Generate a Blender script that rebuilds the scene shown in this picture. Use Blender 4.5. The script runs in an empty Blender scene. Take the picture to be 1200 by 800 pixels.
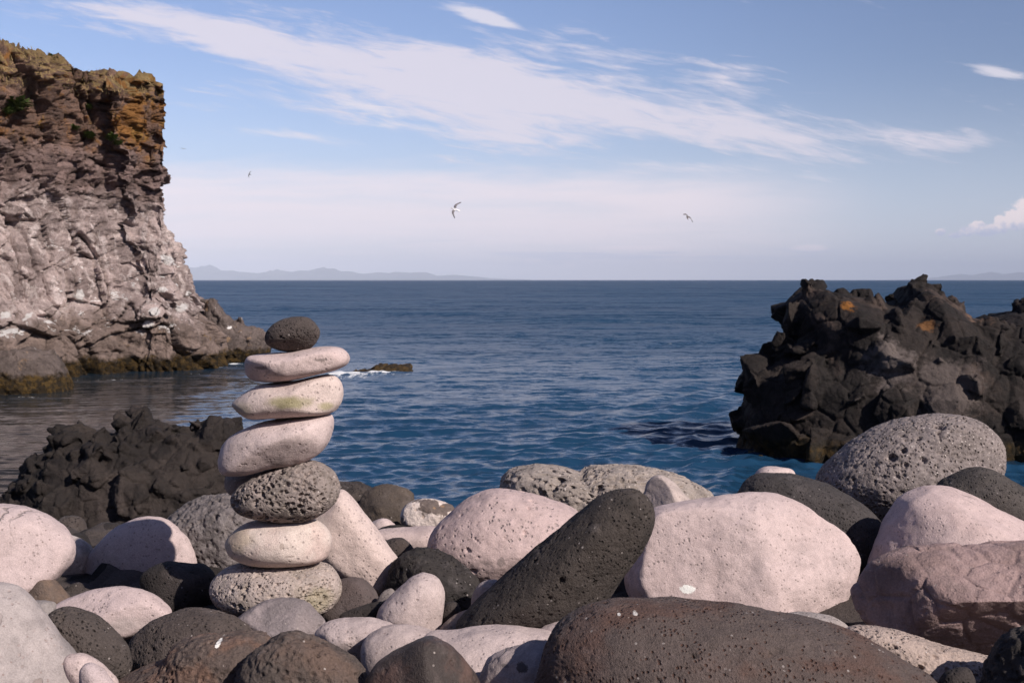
import bpy, bmesh, math, random
import numpy as np
from mathutils import Vector, Matrix, kdtree

random.seed(7)
scene = bpy.context.scene
COL = scene.collection
R = math.radians

# ------------------------------------------------------------------ camera model
CAM_H = 2.6                       # eye height above the sea
F = 1400.0                        # focal length in photo pixels (1200 px wide)
PITCH = math.atan(72.0 / F)
CP, SP = math.cos(PITCH), math.sin(PITCH)

def at(px, py, Y):
    """World point at forward distance Y whose bearing was measured at (px, py)."""
    u, v = (px - 600) / F, (400 - py) / F
    d = (u, CP + v * SP, -SP + v * CP)
    k = Y / d[1]
    return np.array((u * k, Y, CAM_H + d[2] * k))

def project(P):
    x, y, z = P[:, 0], P[:, 1], P[:, 2] - CAM_H
    f = y * CP - z * SP
    up = y * SP + z * CP
    return 600 + F * x / f, 400 - F * up / f

SUN = np.array((0.71, -0.59, 0.66)); SUN = SUN / np.linalg.norm(SUN)

# ------------------------------------------------------------------ numpy noise
def _hash(ix, iy, iz, seed):
    h = (ix.astype(np.uint32) * np.uint32(374761393) + iy.astype(np.uint32) * np.uint32(668265263)
         + iz.astype(np.uint32) * np.uint32(2147483647 & 0x7FEB352D) + np.uint32((seed * 974634777) & 0xFFFFFFFF))
    h ^= h >> np.uint32(15); h *= np.uint32(0x85EBCA6B)
    h ^= h >> np.uint32(13); h *= np.uint32(0xC2B2AE35)
    h ^= h >> np.uint32(16)
    return h

def pnoise(P, seed=0):
    """gradient noise, about -0.7..0.7"""
    i = np.floor(P).astype(np.int64)
    f = P - i
    w = f * f * f * (f * (f * 6 - 15) + 10)
    out = np.zeros(len(P))
    for dx in (0, 1):
        for dy in (0, 1):
            for dz in (0, 1):
                h = _hash(i[:, 0] + dx, i[:, 1] + dy, i[:, 2] + dz, seed)
                gx = (h & np.uint32(1023)).astype(float) / 511.5 - 1
                gy = ((h >> np.uint32(10)) & np.uint32(1023)).astype(float) / 511.5 - 1
                gz = ((h >> np.uint32(20)) & np.uint32(1023)).astype(float) / 511.5 - 1
                d = gx * (f[:, 0] - dx) + gy * (f[:, 1] - dy) + gz * (f[:, 2] - dz)
                wt = (w[:, 0] if dx else 1 - w[:, 0]) * (w[:, 1] if dy else 1 - w[:, 1]) * (w[:, 2] if dz else 1 - w[:, 2])
                out += d * wt
    return out

def fbm(P, octs=4, seed=0, gain=0.5):
    a, s, out = 1.0, 1.0, np.zeros(len(P))
    for o in range(octs):
        out += a * pnoise(P * s + 17.3 * o, seed + o)
        a *= gain; s *= 2.03
    return out

def worley(P, seed=0):
    """F1, F2, cell random numbers (n,4), vector from the cell point"""
    i = np.floor(P).astype(np.int64)
    n = len(P)
    f1 = np.full(n, 1e9); f2 = np.full(n, 1e9)
    rnd = np.zeros((n, 4)); vec = np.zeros((n, 3))
    for dx in (-1, 0, 1):
        for dy in (-1, 0, 1):
            for dz in (-1, 0, 1):
                c = i + (dx, dy, dz)
                h = _hash(c[:, 0], c[:, 1], c[:, 2], seed)
                h2 = _hash(c[:, 0], c[:, 1], c[:, 2], seed + 101)
                o = np.stack([(h & np.uint32(1023)), ((h >> np.uint32(10)) & np.uint32(1023)), ((h >> np.uint32(20)) & np.uint32(1023))], 1).astype(float) / 1023
                v = P - (c + 0.1 + 0.8 * o)
                d = np.sqrt((v * v).sum(1))
                new = d < f1
                f2 = np.where(new, f1, np.minimum(f2, d))
                f1 = np.where(new, d, f1)
                r = np.stack([(h2 & np.uint32(255)), ((h2 >> np.uint32(8)) & np.uint32(255)), ((h2 >> np.uint32(16)) & np.uint32(255)), ((h2 >> np.uint32(24)) & np.uint32(255))], 1).astype(float) / 255
                rnd[new] = r[new]; vec[new] = v[new]
    return f1, f2, rnd, vec

def sstep(a, b, x):
    t = np.clip((x - a) / (b - a), 0, 1)
    return t * t * (3 - 2 * t)

# ------------------------------------------------------------------ node helpers
class X:
    """a float or vector socket with arithmetic"""
    def __init__(s, nt, sock): s.nt, s.k = nt, sock
    def _m(s, op, *a, clamp=False):
        n = s.nt.nodes.new('ShaderNodeMath'); n.operation = op; n.use_clamp = clamp
        for i, v in enumerate((s,) + a):
            if isinstance(v, X): s.nt.links.new(v.k, n.inputs[i])
            else: n.inputs[i].default_value = v
        return X(s.nt, n.outputs[0])
    def __add__(s, o): return s._m('ADD', o)
    __radd__ = __add__
    def __mul__(s, o): return s._m('MULTIPLY', o)
    __rmul__ = __mul__
    def __sub__(s, o): return s._m('SUBTRACT', o)
    def __rsub__(s, o): return (s * -1.0) + o
    def __truediv__(s, o): return s._m('DIVIDE', o)
    def pow(s, o): return s._m('POWER', o)
    def abs(s): return s._m('ABSOLUTE')
    def max(s, o): return s._m('MAXIMUM', o)
    def min(s, o): return s._m('MINIMUM', o)
    def exp(s): return s._m('EXPONENT')
    def clamp(s): return s._m('ADD', 0.0, clamp=True)
    def ss(s, a, b):
        n = s.nt.nodes.new('ShaderNodeMapRange'); n.interpolation_type = 'SMOOTHSTEP'
        s.nt.links.new(s.k, n.inputs[0])
        inv = a > b
        n.inputs[1].default_value, n.inputs[2].default_value = (b, a) if inv else (a, b)
        n.inputs[3].default_value, n.inputs[4].default_value = (1, 0) if inv else (0, 1)
        return X(s.nt, n.outputs[0])

class G:
    """node graph builder"""
    def __init__(g, nt): g.nt = nt
    def n(g, t, **kw):
        nd = g.nt.nodes.new(t)
        for k, v in kw.items(): setattr(nd, k, v)
        return nd
    def put(g, v, sock):
        if isinstance(v, X): g.nt.links.new(v.k, sock)
        elif isinstance(v, (tuple, list)) and len(v) == 3 and len(sock.default_value) == 4: sock.default_value = (*v, 1)
        else: sock.default_value = v
    def noise(g, vec, scale, detail=3, rough=0.5, dist=0.0, color=False):
        nd = g.n('ShaderNodeTexNoise')
        if vec is not None: g.nt.links.new(vec.k, nd.inputs['Vector'])
        nd.inputs['Scale'].default_value = scale; nd.inputs['Detail'].default_value = detail
        nd.inputs['Roughness'].default_value = rough; nd.inputs['Distortion'].default_value = dist
        return X(g.nt, nd.outputs[1 if color else 0])
    def voro(g, vec, scale, feature='F1', rnd=1.0):
        nd = g.n('ShaderNodeTexVoronoi', feature=feature)
        g.nt.links.new(vec.k, nd.inputs['Vector'])
        nd.inputs['Scale'].default_value = scale; nd.inputs['Randomness'].default_value = rnd
        return X(g.nt, nd.outputs['Distance']), (X(g.nt, nd.outputs['Color']) if feature == 'F1' else None)
    def mix(g, f, a, b, blend='MIX'):
        nd = g.n('ShaderNodeMix', data_type='RGBA', blend_type=blend)
        g.put(f, nd.inputs[0]); g.put(a, nd.inputs[6]); g.put(b, nd.inputs[7])
        return X(g.nt, nd.outputs[2])
    def scale(g, vec, s):
        nd = g.n('ShaderNodeVectorMath', operation='MULTIPLY')
        g.nt.links.new(vec.k, nd.inputs[0]); nd.inputs[1].default_value = s
        return X(g.nt, nd.outputs[0])
    def add(g, a, b):
        nd = g.n('ShaderNodeVectorMath', operation='ADD')
        g.put(a, nd.inputs[0]); g.put(b, nd.inputs[1])
        return X(g.nt, nd.outputs[0])
    def sep(g, vec):
        nd = g.n('ShaderNodeSeparateXYZ'); g.nt.links.new(vec.k, nd.inputs[0])
        return [X(g.nt, o) for o in nd.outputs]
    def comb(g, x, y, z):
        nd = g.n('ShaderNodeCombineXYZ')
        for v, i in zip((x, y, z), nd.inputs): g.put(v, i)
        return X(g.nt, nd.outputs[0])
    def dist(g, vec, c):
        nd = g.n('ShaderNodeVectorMath', operation='DISTANCE')
        g.nt.links.new(vec.k, nd.inputs[0]); nd.inputs[1].default_value = c
        return X(g.nt, nd.outputs['Value'])
    def gray(g, f):
        return g.comb(f, f, f)
    def bump(g, h, strength=1.0, distance=1.0):
        nd = g.n('ShaderNodeBump'); nd.inputs['Strength'].default_value = strength
        nd.inputs['Distance'].default_value = distance
        g.nt.links.new(h.k, nd.inputs['Height'])
        return X(g.nt, nd.outputs[0])

def material(name):
    m = bpy.data.materials.new(name); m.use_nodes = True
    g = G(m.node_tree)
    b = m.node_tree.nodes['Principled BSDF']
    tc = g.n('ShaderNodeTexCoord')
    return m, g, b, X(g.nt, tc.outputs['Object'])

def wire(g, b, col, rough, normal=None, spec=0.3):
    g.put(col, b.inputs['Base Color']); g.put(rough, b.inputs['Roughness'])
    b.inputs['Specular IOR Level'].default_value = spec
    if normal is not None: g.put(normal, b.inputs['Normal'])

# ------------------------------------------------------------------ stone materials
def stone_mat(c1, c2, patch=7.0, patch_w=(0.45, 0.65), grain=0.25, grain_scale=230, speck=None, speck_amt=0.05,
              relief=0.004, grain_h=0.0009, pit=None, pit_depth=0.003, pit_col=None, pit_cover=0.5,
              crack=0.0, crack_col=(0.16, 0.13, 0.12), stains=(), rough=0.85, seed=0.0, wear=0.5, wear_col=(0.20, 0.17, 0.17)):
    global _ms
    _ms += 1; seed = seed or _ms
    m, g, b, P0 = material('stone')
    P = g.add(P0, (seed * 1.37, seed * 2.11, seed * 0.73))
    n1 = g.noise(P, patch, 5, 0.6, 0.4)
    col = g.mix(n1.ss(*patch_w), c1, c2)
    n3 = g.noise(P, 38, 4, 0.65)
    n4 = g.noise(P, 11, 5, 0.65, 0.6)
    col = g.mix(n4.ss(0.52, 0.70) * wear, col, g.mix(0.45, c2, wear_col))
    n2 = g.noise(P, grain_scale, 3, 0.75)
    col = g.mix(1.0, col, g.gray((n3 - 0.5) * 0.55 + (n2 - 0.5) * (grain * 2.6) + 1.0), 'MULTIPLY')
    h = (g.noise(P, 9, 8, 0.62) - 0.5) * relief * 2 + (n2 - 0.5) * grain_h * 2
    if speck:
        d, c = g.voro(P, 130)
        r = g.sep(c)
        f = r[0].ss(1 - speck_amt - 0.01, 1 - speck_amt + 0.01) * d.ss(0.42, 0.28)
        col = g.mix(f, col, speck)
    if pit:
        Pw = g.add(P, g.scale(g.noise(P, pit * 0.7, 2, 0.5, color=True), (0.5 / pit,) * 3))
        d, c = g.voro(Pw, pit)
        r = g.sep(c)
        clus = g.noise(P, pit / 9.0, 3, 0.6).ss(0.40, 0.60)
        f = d.ss(0.48, 0.12) * (r[1] + clus * 0.5 - 0.25).ss(1 - pit_cover - 0.1, 1 - pit_cover + 0.15)
        h = h - f * pit_depth
        if pit_col: col = g.mix(f * 0.85, col, pit_col)
    if crack > 0:
        Pw = g.add(P, g.scale(g.noise(P, 6, 4, 0.6, color=True), (0.14, 0.14, 0.14)))
        f = (g.noise(Pw, 3.2, 3, 0.55) - 0.5).abs().ss(0.011, 0.002) * g.noise(P, 4, 2).ss(0.62 - crack * 0.3, 0.72 - crack * 0.3)
        h = h - f * 0.003
        col = g.mix(f * 0.8, col, crack_col)
    for (cx, cy, cz, sx, sy, sz, sc, amt) in stains:
        Q = g.scale(g.add(P0, (-cx, -cy, -cz)), (1 / sx, 1 / sy, 1 / sz))
        dd = g.dist(Q, (0, 0, 0)) + (g.noise(P, 22, 4, 0.65) - 0.5) * 1.2
        col = g.mix(dd.ss(1.1, 0.35) * amt, col, sc)
    wire(g, b, col, rough, g.bump(h), 0.25)
    return m

_ms = 0
PINK = (0.51, 0.405, 0.392); PINK2 = (0.43, 0.333, 0.325)
CREAM = (0.58, 0.48, 0.44); GREYW = (0.42, 0.35, 0.34)
def m_white(c1=PINK, c2=PINK2, **k):
    c1, c2 = [(c[0] * .9, c[1] * .865, c[2] * .875) if c not in (PINK, PINK2, CREAM) else c for c in (c1, c2)]
    d = dict(patch=5, grain=0.42, grain_scale=300, speck=(0.26, 0.2, 0.19), speck_amt=0.05, relief=0.005, grain_h=0.0008,
             pit=95, pit_depth=0.0018, pit_cover=0.14, pit_col=(0.33, 0.26, 0.25), crack=0.0, crack_col=(0.25, 0.2, 0.19)); d.update(k)
    return stone_mat(c1, c2, **d)
def m_dark(c1=(0.062, 0.050, 0.048), c2=(0.040, 0.033, 0.032), **k):
    c1, c2 = [tuple(v * .85 for v in c) for c in (c1, c2)]
    d = dict(patch=9, grain=0.5, grain_scale=210, speck=(0.3, 0.26, 0.25), speck_amt=0.016, relief=0.006, grain_h=0.0025,
             pit=105, pit_depth=0.005, pit_cover=0.38, pit_col=(0.02, 0.016, 0.016)); d.update(k)
    return stone_mat(c1, c2, **d)
def m_porous(c1=(0.34, 0.28, 0.265), c2=(0.26, 0.21, 0.195), **k):
    d = dict(patch=12, grain=0.45, grain_scale=170, speck=(0.55, 0.48, 0.45), speck_amt=0.05, relief=0.004, grain_h=0.002,
             pit=120, pit_depth=0.004, pit_cover=0.35, pit_col=(0.11, 0.085, 0.08)); d.update(k)
    return stone_mat(c1, c2, **d)
def m_rock(c1, c2, **k):
    d = dict(patch=8, grain=0.35, grain_scale=180, speck=(0.35, 0.3, 0.28), speck_amt=0.012, relief=0.008, grain_h=0.0018,
             pit=60, pit_depth=0.003, pit_cover=0.25, crack=0.0, crack_col=(0.05, 0.04, 0.04)); d.update(k)
    return stone_mat(c1, c2, **d)

# ------------------------------------------------------------------ mesh helpers
_ico = {}
def ico(level):
    if level not in _ico:
        bm = bmesh.new(); bmesh.ops.create_icosphere(bm, subdivisions=level, radius=1.0)
        bm.verts.ensure_lookup_table()
        v = np.array([x.co[:] for x in bm.verts]); f = np.array([[q.index for q in x.verts] for x in bm.faces], dtype=np.int32)
        v /= np.linalg.norm(v, axis=1)[:, None]
        bm.free(); _ico[level] = (v, f)
    return _ico[level]

def mesh_np(name, V, Fc, smooth=True):
    me = bpy.data.meshes.new(name)
    k = Fc.shape[1]
    me.vertices.add(len(V)); me.vertices.foreach_set('co', np.asarray(V, dtype=np.float32).ravel())
    me.loops.add(Fc.size); me.loops.foreach_set('vertex_index', Fc.astype(np.int32).ravel())
    me.polygons.add(len(Fc)); me.polygons.foreach_set('loop_start', np.arange(0, Fc.size, k, dtype=np.int32))
    me.polygons.foreach_set('loop_total', np.full(len(Fc), k, dtype=np.int32))
    me.polygons.foreach_set('use_smooth', np.full(len(Fc), smooth))
    me.update(calc_edges=True); me.validate()
    return me

def link(name, me, mat, label=None, cat=None, group=None, kind=None, loc=(0, 0, 0), parent=None):
    o = bpy.data.objects.new(name, me); COL.objects.link(o); o.location = loc
    if mat and not me.materials: me.materials.append(mat)
    if label: o['label'] = label
    if cat: o['category'] = cat
    if group: o['group'] = group
    if kind: o['kind'] = kind
    if parent: o.parent = parent
    return o

def catmull(P, n=40):
    P = np.asarray(P, float); m = len(P); out = []
    t = np.linspace(0, 1, n, endpoint=False)[:, None]
    for i in range(m):
        a, b, c, d = P[(i - 1) % m], P[i], P[(i + 1) % m], P[(i + 2) % m]
        out.append(0.5 * (2 * b + (c - a) * t + (2 * a - 5 * b + 4 * c - d) * t * t + (3 * b - a - 3 * c + d) * t ** 3))
    return np.concatenate(out)

def body(poly, Y, k=1.0, lean=0.0, power=0.9, level=6):
    """A closed solid with the outline `poly` at distance Y, real depth k * sqrt(semi axes).  Returns centre, verts, faces, size."""
    pts = np.array([at(x, y, Y) for x, y in poly])
    cur = catmull(pts[:, [0, 2]])
    c = cur.mean(0)
    # area centroid
    x, y = cur[:, 0], cur[:, 1]; x1, y1 = np.roll(x, -1), np.roll(y, -1)
    cr = x * y1 - x1 * y; A = cr.sum() / 2
    c = np.array((((x + x1) * cr).sum() / (6 * A), ((y + y1) * cr).sum() / (6 * A)))
    q = cur - c
    w, U = np.linalg.eigh(np.cov(q.T))
    s = np.sqrt(w * 2)
    if np.linalg.det(U) < 0: U[:, 1] *= -1
    Wq = (q @ U) / s
    th = np.arctan2(Wq[:, 1], Wq[:, 0]); rr = np.hypot(Wq[:, 0], Wq[:, 1])
    order = np.argsort(th); th, rr = th[order], rr[order]
    th = np.concatenate([th - 2 * np.pi, th, th + 2 * np.pi]); rr = np.tile(rr, 3)
    S, Fc = ico(level)
    rho = np.hypot(S[:, 0], S[:, 2]); ang = np.arctan2(S[:, 2], S[:, 0])
    r = np.interp(ang, th, rr) * rho ** power
    pl = (np.stack([r * np.cos(ang), r * np.sin(ang)], 1) * s) @ U.T
    size = math.sqrt(s[0] * s[1])
    V = np.stack([pl[:, 0], np.sign(S[:, 1]) * np.abs(S[:, 1]) ** power * k * size + lean * pl[:, 1], pl[:, 1]], 1)
    return np.array((c[0], Y, c[1])), V, Fc, size

def grit_field(V, nrm, spec, seed):
    """rough broken skin: ridged noise (wavelength, height) and packed pores (cell, depth)"""
    wl, ht, cell, dep = spec
    d = np.zeros(len(V))
    if ht:
        for o, a in ((1.0, .6), (2.1, .4)):
            d -= a * ht * (np.abs(pnoise(V / wl * o + 5.5 * o, seed)) * 2.6 - .6)
    if dep:
        big = fbm(V / (cell * 7) + 3, 2, seed + 3)
        f1, f2, r, v = worley(V / cell + .35 * np.stack([pnoise(V / cell * 1.5, seed + k) for k in range(3)], 1), seed + 7)
        rad = .04 + .58 * r[:, 0] ** 1.2 + .25 * big
        d -= dep * (.4 + r[:, 1]) * np.sqrt(np.clip(1 - (f1 / np.maximum(rad, .05)) ** 2, 0, 1))
    return V + nrm * d[:, None]

def softclip(V, n, h, soft):
    n = np.asarray(n, float); n = n / np.linalg.norm(n)
    d = V @ n; H = d.max() * h
    e = (d - H) / soft
    return V - n * (soft * np.where(e > 30, e, np.log1p(np.exp(np.minimum(e, 30)))))[:, None] * 0.96

def holes(V, size, seed, spec):
    """press vesicles into the surface: spec = list of (count, rmin, rmax, depth factor)"""
    rng = np.random.RandomState(seed)
    kd = kdtree.KDTree(len(V))
    for i, v in enumerate(V): kd.insert(v, i)
    kd.balance()
    disp = np.zeros(len(V))
    front = np.where(V[:, 1] < 0.35 * V[:, 1].max())[0]
    cl = fbm(V / size * 2.6 + seed, 3, seed + 2)
    front = np.concatenate([front[cl[front] > -.02], front[cl[front] > .22], front[::3]])
    for cnt, r0, r1, dep in spec:
        for _ in range(cnt):
            c = V[front[rng.randint(len(front))]]
            r = r0 * (r1 * 1.15 / r0) ** (rng.rand() ** 2.2)
            st = 1.0 + rng.rand() * 0.5
            for co, i, d in kd.find_range(c, r):
                disp[i] = max(disp[i], math.sqrt(max(0.0, 1 - (d / r) ** 2)) ** 0.7 * r * dep * st)
    nrm = V / (np.linalg.norm(V, axis=1)[:, None] + 1e-9)
    return V - nrm * disp[:, None]

def mark(key, px, py, rx, ry, colr, amt=1.0):
    """a patch of colour of its own shape on the front of a stone, e.g. bird lime"""
    o = STONES[key]; me = o.data; n = len(me.vertices)
    V = np.empty(n * 3, np.float32); me.vertices.foreach_get('co', V); V = V.reshape(-1, 3) + np.array(o.location)
    X_, Y_ = project(V)
    w = np.where((X_ - px) ** 2 + (Y_ - py) ** 2 < 16)[0]
    c = V[w[V[w][:, 1].argmin()]]
    k = c[1] / F
    c = c - np.array(o.location)
    nt = me.materials[0].node_tree; g = G(nt); b = nt.nodes['Principled BSDF']
    tc = g.n('ShaderNodeTexCoord'); P0 = X(nt, tc.outputs['Object'])
    old = X(nt, b.inputs['Base Color'].links[0].from_socket)
    Q = g.scale(g.add(P0, tuple(-c)), (1 / (rx * k), 1 / (0.06 + max(rx, ry) * k * 2), 1 / (ry * k)))
    dd = g.dist(Q, (0, 0, 0)) + (g.noise(P0, 2.2 / (ry * k), 4, 0.65) - 0.5) * 1.1
    nt.links.new(g.mix(dd.ss(1.05, 0.85) * amt, old, colr).k, b.inputs['Base Color'])

STONES = {}
def stone(key, name, cat, label, Y, mat, poly, k=1.0, lean=0.0, level=6, rough=1.0, facets=(), nf=3, soft=0.07, power=0.9,
          hole=None, grit=None, group='boulders on the beach', seed=None, lump=0.0):
    seed = seed if seed is not None else (sum(ord(c) * (i + 3) for i, c in enumerate(key)) % 997)
    C, V, Fc, size = body(poly, Y, k, lean, power, level)
    rng = np.random.RandomState(seed)
    for f in facets: V = softclip(V, f[:3], f[3], size * (f[4] if len(f) > 4 else soft))
    for _ in range(nf):
        n = rng.normal(size=3); n[1] = -abs(n[1]) - 0.5
        V = softclip(V, n, 0.84 + 0.1 * rng.rand(), size * soft)
    nrm = V / (np.linalg.norm(V, axis=1)[:, None] + 1e-9)
    a = size * rough
    if lump:
        f1, f2, rd, vc = worley(V / size * 2.0 + seed, seed)
        V = V + nrm * (lump * size * ((rd[:, 0] - 0.5) * 0.8 - sstep(0.12, 0.0, f2 - f1) * 0.4))[:, None]
    V = V + nrm * (a * (0.045 * fbm(V / size * 1.3 + seed, 2, seed) + 0.02 * fbm(V / size * 4 + seed, 4, seed + 9, 0.55)))[:, None]
    if grit: V = grit_field(V, nrm, grit, seed)
    if hole: V = holes(V, size, seed, hole)
    me = mesh_np(name, V, Fc)
    STONES[key] = link(name, me, mat, label, cat, group, loc=C)
    return STONES[key]

# ================================================================== THE BALANCED STACK
ST = 'stones of the balanced stack'
stone('S1', 'stone', 'stone', 'wide flat tan stone full of pinholes, bottom of the balanced stack', 3.30,
      m_porous((0.40, 0.325, 0.30), (0.33, 0.27, 0.235), pit=150, stains=((0.13, -0.08, -0.01, 0.05, 0.08, 0.05, (0.25, 0.22, 0.12), 0.5),)),
      [(247, 690), (251, 676), (270, 664), (310, 660), (350, 660), (384, 664), (398, 682), (399, 698), (386, 713), (360, 720), (320, 722), (285, 718), (257, 707)],
      1.15, level=7, hole=[(520, .0022, .0062, 1.5), (60, .005, .009, 1.1)], group=ST, rough=0.55, nf=2, grit=(.02, .0005, .0125, .0055))
stone('S2', 'stone', 'stone', 'smooth cream oval stone, second from the bottom of the balanced stack', 3.30,
      m_white(CREAM, (0.56, 0.44, 0.40), stains=((-0.11, -0.08, 0.02, 0.07, 0.12, 0.05, (0.42, 0.33, 0.22), 0.55),)),
      [(265, 637), (272, 624), (294, 612), (345, 608), (372, 612), (387, 627), (387, 645), (374, 657), (332, 662), (295, 660), (272, 650)], 1.1, group=ST, rough=0.55, nf=2)
stone('S3', 'stone', 'stone', 'dark grey stone riddled with big round pores, middle of the balanced stack', 3.30,
      m_porous((0.27, 0.22, 0.205), (0.20, 0.165, 0.15), pit=130),
      [(272, 582), (281, 569), (302, 556), (332, 546), (362, 540), (387, 550), (397, 567), (395, 585), (381, 600), (360, 609), (325, 610), (291, 604), (276, 595)],
      1.15, level=7, hole=[(420, .0028, .0075, 1.5), (45, .006, .010, 1.2)], group=ST, rough=0.55, nf=2, grit=(.018, .0005, .015, .0075))
stone('S3b', 'stone', 'stone', 'thin grey slab wedged behind the pored middle stone of the stack', 3.40,
      m_rock((0.25, 0.2, 0.19), (0.2, 0.165, 0.155)),
      [(263, 575), (262, 564), (268, 556), (290, 551), (330, 547), (352, 550), (350, 566), (310, 576), (280, 581)], 0.9, level=5, group=ST, rough=0.55)
stone('S4', 'stone', 'stone', 'pinkish white tilted stone with a dark hollow underneath, in the balanced stack', 3.30,
      m_white((0.63, 0.525, 0.505), (0.56, 0.465, 0.45), stains=((0.03, -0.1, -0.045, 0.05, 0.08, 0.02, (0.22, 0.18, 0.17), 0.6),)),  # the dark of the hollow underneath is put into the colour
      [(257, 537), (262, 520), (275, 508), (300, 497), (340, 489), (372, 485), (387, 487), (390, 500), (384, 520), (370, 535), (350, 544), (320, 548), (290, 555), (268, 556), (259, 549)],
      1.1, lean=0.1, group=ST, rough=0.55, facets=((0.25, -0.75, -0.65, 0.72),), nf=1)
stone('S5', 'stone', 'stone', 'long white stone with an olive stain across its front, in the balanced stack', 3.30,
      m_white((0.64, 0.54, 0.50), (0.58, 0.475, 0.44), stains=((0.015, -0.09, 0.0, 0.075, 0.2, 0.022, (0.24, 0.22, 0.09), 0.75), (0.11, -0.07, -0.012, 0.03, 0.15, 0.014, (0.30, 0.27, 0.11), 0.6), (-0.12, -0.05, -0.02, 0.05, 0.1, 0.03, (0.30, 0.25, 0.17), 0.6))),
      [(270, 483), (273, 472), (290, 458), (310, 450), (345, 446), (382, 439), (397, 445), (402, 460), (398, 475), (386, 484), (350, 488), (300, 491), (277, 490)], 1.15, group=ST, rough=0.55, nf=2)
stone('S6', 'stone', 'stone', 'thin flat pinkish stone just under the dark top stone of the stack', 3.30,
      m_white((0.60, 0.49, 0.47), (0.54, 0.43, 0.41), crack=0.2),
      [(288, 431), (290, 419), (302, 415), (340, 412), (370, 407), (396, 407), (408, 416), (407, 426), (395, 433), (375, 438), (340, 446), (305, 447), (292, 442)], 1.35, group=ST, rough=0.55, nf=2, power=0.85)
stone('S7', 'stone', 'stone', 'dark rough egg shaped stone balanced on top of the stack', 3.28,
      m_dark((0.105, 0.083, 0.078), (0.075, 0.06, 0.057), pit=150, pit_depth=0.004),
      [(311, 397), (314, 387), (325, 377), (345, 371), (362, 373), (373, 384), (374, 394), (367, 405), (358, 410), (340, 413), (325, 413), (315, 406)], 1.0, group=ST, rough=0.55,
      facets=((0.1, -0.6, -0.8, 0.75),), nf=2, hole=[(60, .002, .005, 1.0)], grit=(.007, .0016, .006, .001))

# ================================================================== LEFT SIDE OF THE BEACH
stone('L1', 'boulder', 'boulder', 'large white boulder with thin veins at the left edge, behind a small brown stone', 3.48,
      m_white((0.56, 0.46, 0.45), (0.50, 0.405, 0.395), crack=0.4),
      [(-75, 650), (-60, 612), (-20, 595), (10, 596), (35, 602), (62, 617), (81, 637), (83, 655), (76, 669), (60, 684), (40, 698), (15, 706), (-30, 710), (-65, 690)], 0.9, lean=0.3,
      facets=((0.35, -0.85, 0.35, 0.75), (-0.4, -0.8, 0.4, 0.8)))
stone('L1b', 'stone', 'stone', 'grey and white mottled stone between the veined boulder and the shaded disc', 3.95,
      m_rock((0.5, 0.42, 0.4), (0.27, 0.23, 0.22), patch=14), [(66, 660), (72, 630), (88, 629), (107, 645), (104, 668), (98, 690), (80, 698), (66, 688)], 0.9, level=5)
stone('L2', 'stone', 'stone', 'small brown pointed stone in front of the veined white boulder', 3.42,
      m_rock((0.12, 0.088, 0.075), (0.16, 0.11, 0.085), patch=20), [(27, 702), (36, 685), (50, 674), (62, 680), (73, 692), (82, 704), (75, 718), (40, 718)], 0.9, level=5)
stone('L2b', 'stone', 'stone', 'small near black stone tucked left of the shaded disc', 3.6,
      m_dark(), [(72, 696), (82, 685), (94, 683), (100, 697), (92, 710), (76, 708)], 0.9, level=5)
stone('L3', 'boulder', 'boulder', 'round white disc shaped boulder standing on edge, its face in shadow', 3.92,
      m_white((0.55, 0.455, 0.44), (0.52, 0.42, 0.405), crack=0.0),
      [(93, 690), (95, 667), (109, 641), (131, 621), (153, 610), (176, 607), (194, 611), (212, 625), (226, 644), (231, 664), (230, 685), (205, 704), (160, 710), (115, 708)], 0.42, lean=0.12,
      facets=((-0.50, -0.85, -0.10, 0.60, 0.06),), nf=0, power=0.8)
stone('L4', 'stone', 'stone', 'black rounded stone lying in shade before the white disc', 3.48,
      m_dark(), [(164, 680), (175, 665), (197, 659), (222, 661), (238, 663), (250, 675), (252, 700), (235, 722), (198, 722), (176, 704)], 0.9)
stone('L5', 'stone', 'stone', 'white angular lozenge stone below the shaded disc', 3.15,
      m_white((0.54, 0.44, 0.43), (0.48, 0.39, 0.38), stains=((0.05, -0.08, -0.02, 0.07, 0.1, 0.03, (0.36, 0.30, 0.29), 0.6),)),
      [(60, 712), (82, 700), (115, 691), (147, 689), (177, 698), (199, 715), (193, 724), (165, 742), (136, 747), (104, 735), (70, 722)], 0.9,
      facets=((0.25, -0.9, 0.0, 0.76, 0.04), (-0.1, -0.5, 0.85, 0.75, 0.04)), nf=1)
stone('L6', 'boulder', 'boulder', 'large pale grey boulder filling the lower left corner', 2.60,
      m_white((0.42, 0.375, 0.365), (0.27, 0.245, 0.24), patch=4, crack=0.5),
      [(-110, 730), (-60, 697), (-10, 690), (14, 700), (36, 723), (58, 748), (80, 772), (95, 800), (98, 840), (60, 870), (-60, 870), (-110, 810)], 0.9, lean=0.2,
      facets=((0.6, -0.6, 0.5, 0.7, 0.05), (0.1, -0.95, -0.2, 0.75, 0.05)))
stone('L7', 'stone', 'stone', 'small grey shard wedged behind the pale corner boulder', 2.95,
      m_rock((0.3, 0.26, 0.255), (0.24, 0.21, 0.205)), [(22, 707), (60, 705), (64, 717), (54, 740), (44, 750), (30, 728)], 0.7, level=5, power=0.75)
stone('L8', 'boulder', 'boulder', 'dark grey round boulder right of the pale corner boulder', 2.78,
      m_dark((0.10, 0.080, 0.074), (0.072, 0.058, 0.054), pit=120), [(50, 742), (60, 718), (78, 713), (104, 721), (125, 737), (145, 757), (152, 776), (147, 792), (120, 815), (88, 815), (62, 785)], 0.9,
      level=7, hole=[(120, .002, .006, 1.0)], grit=(.010, .0018, .009, .002))
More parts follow.
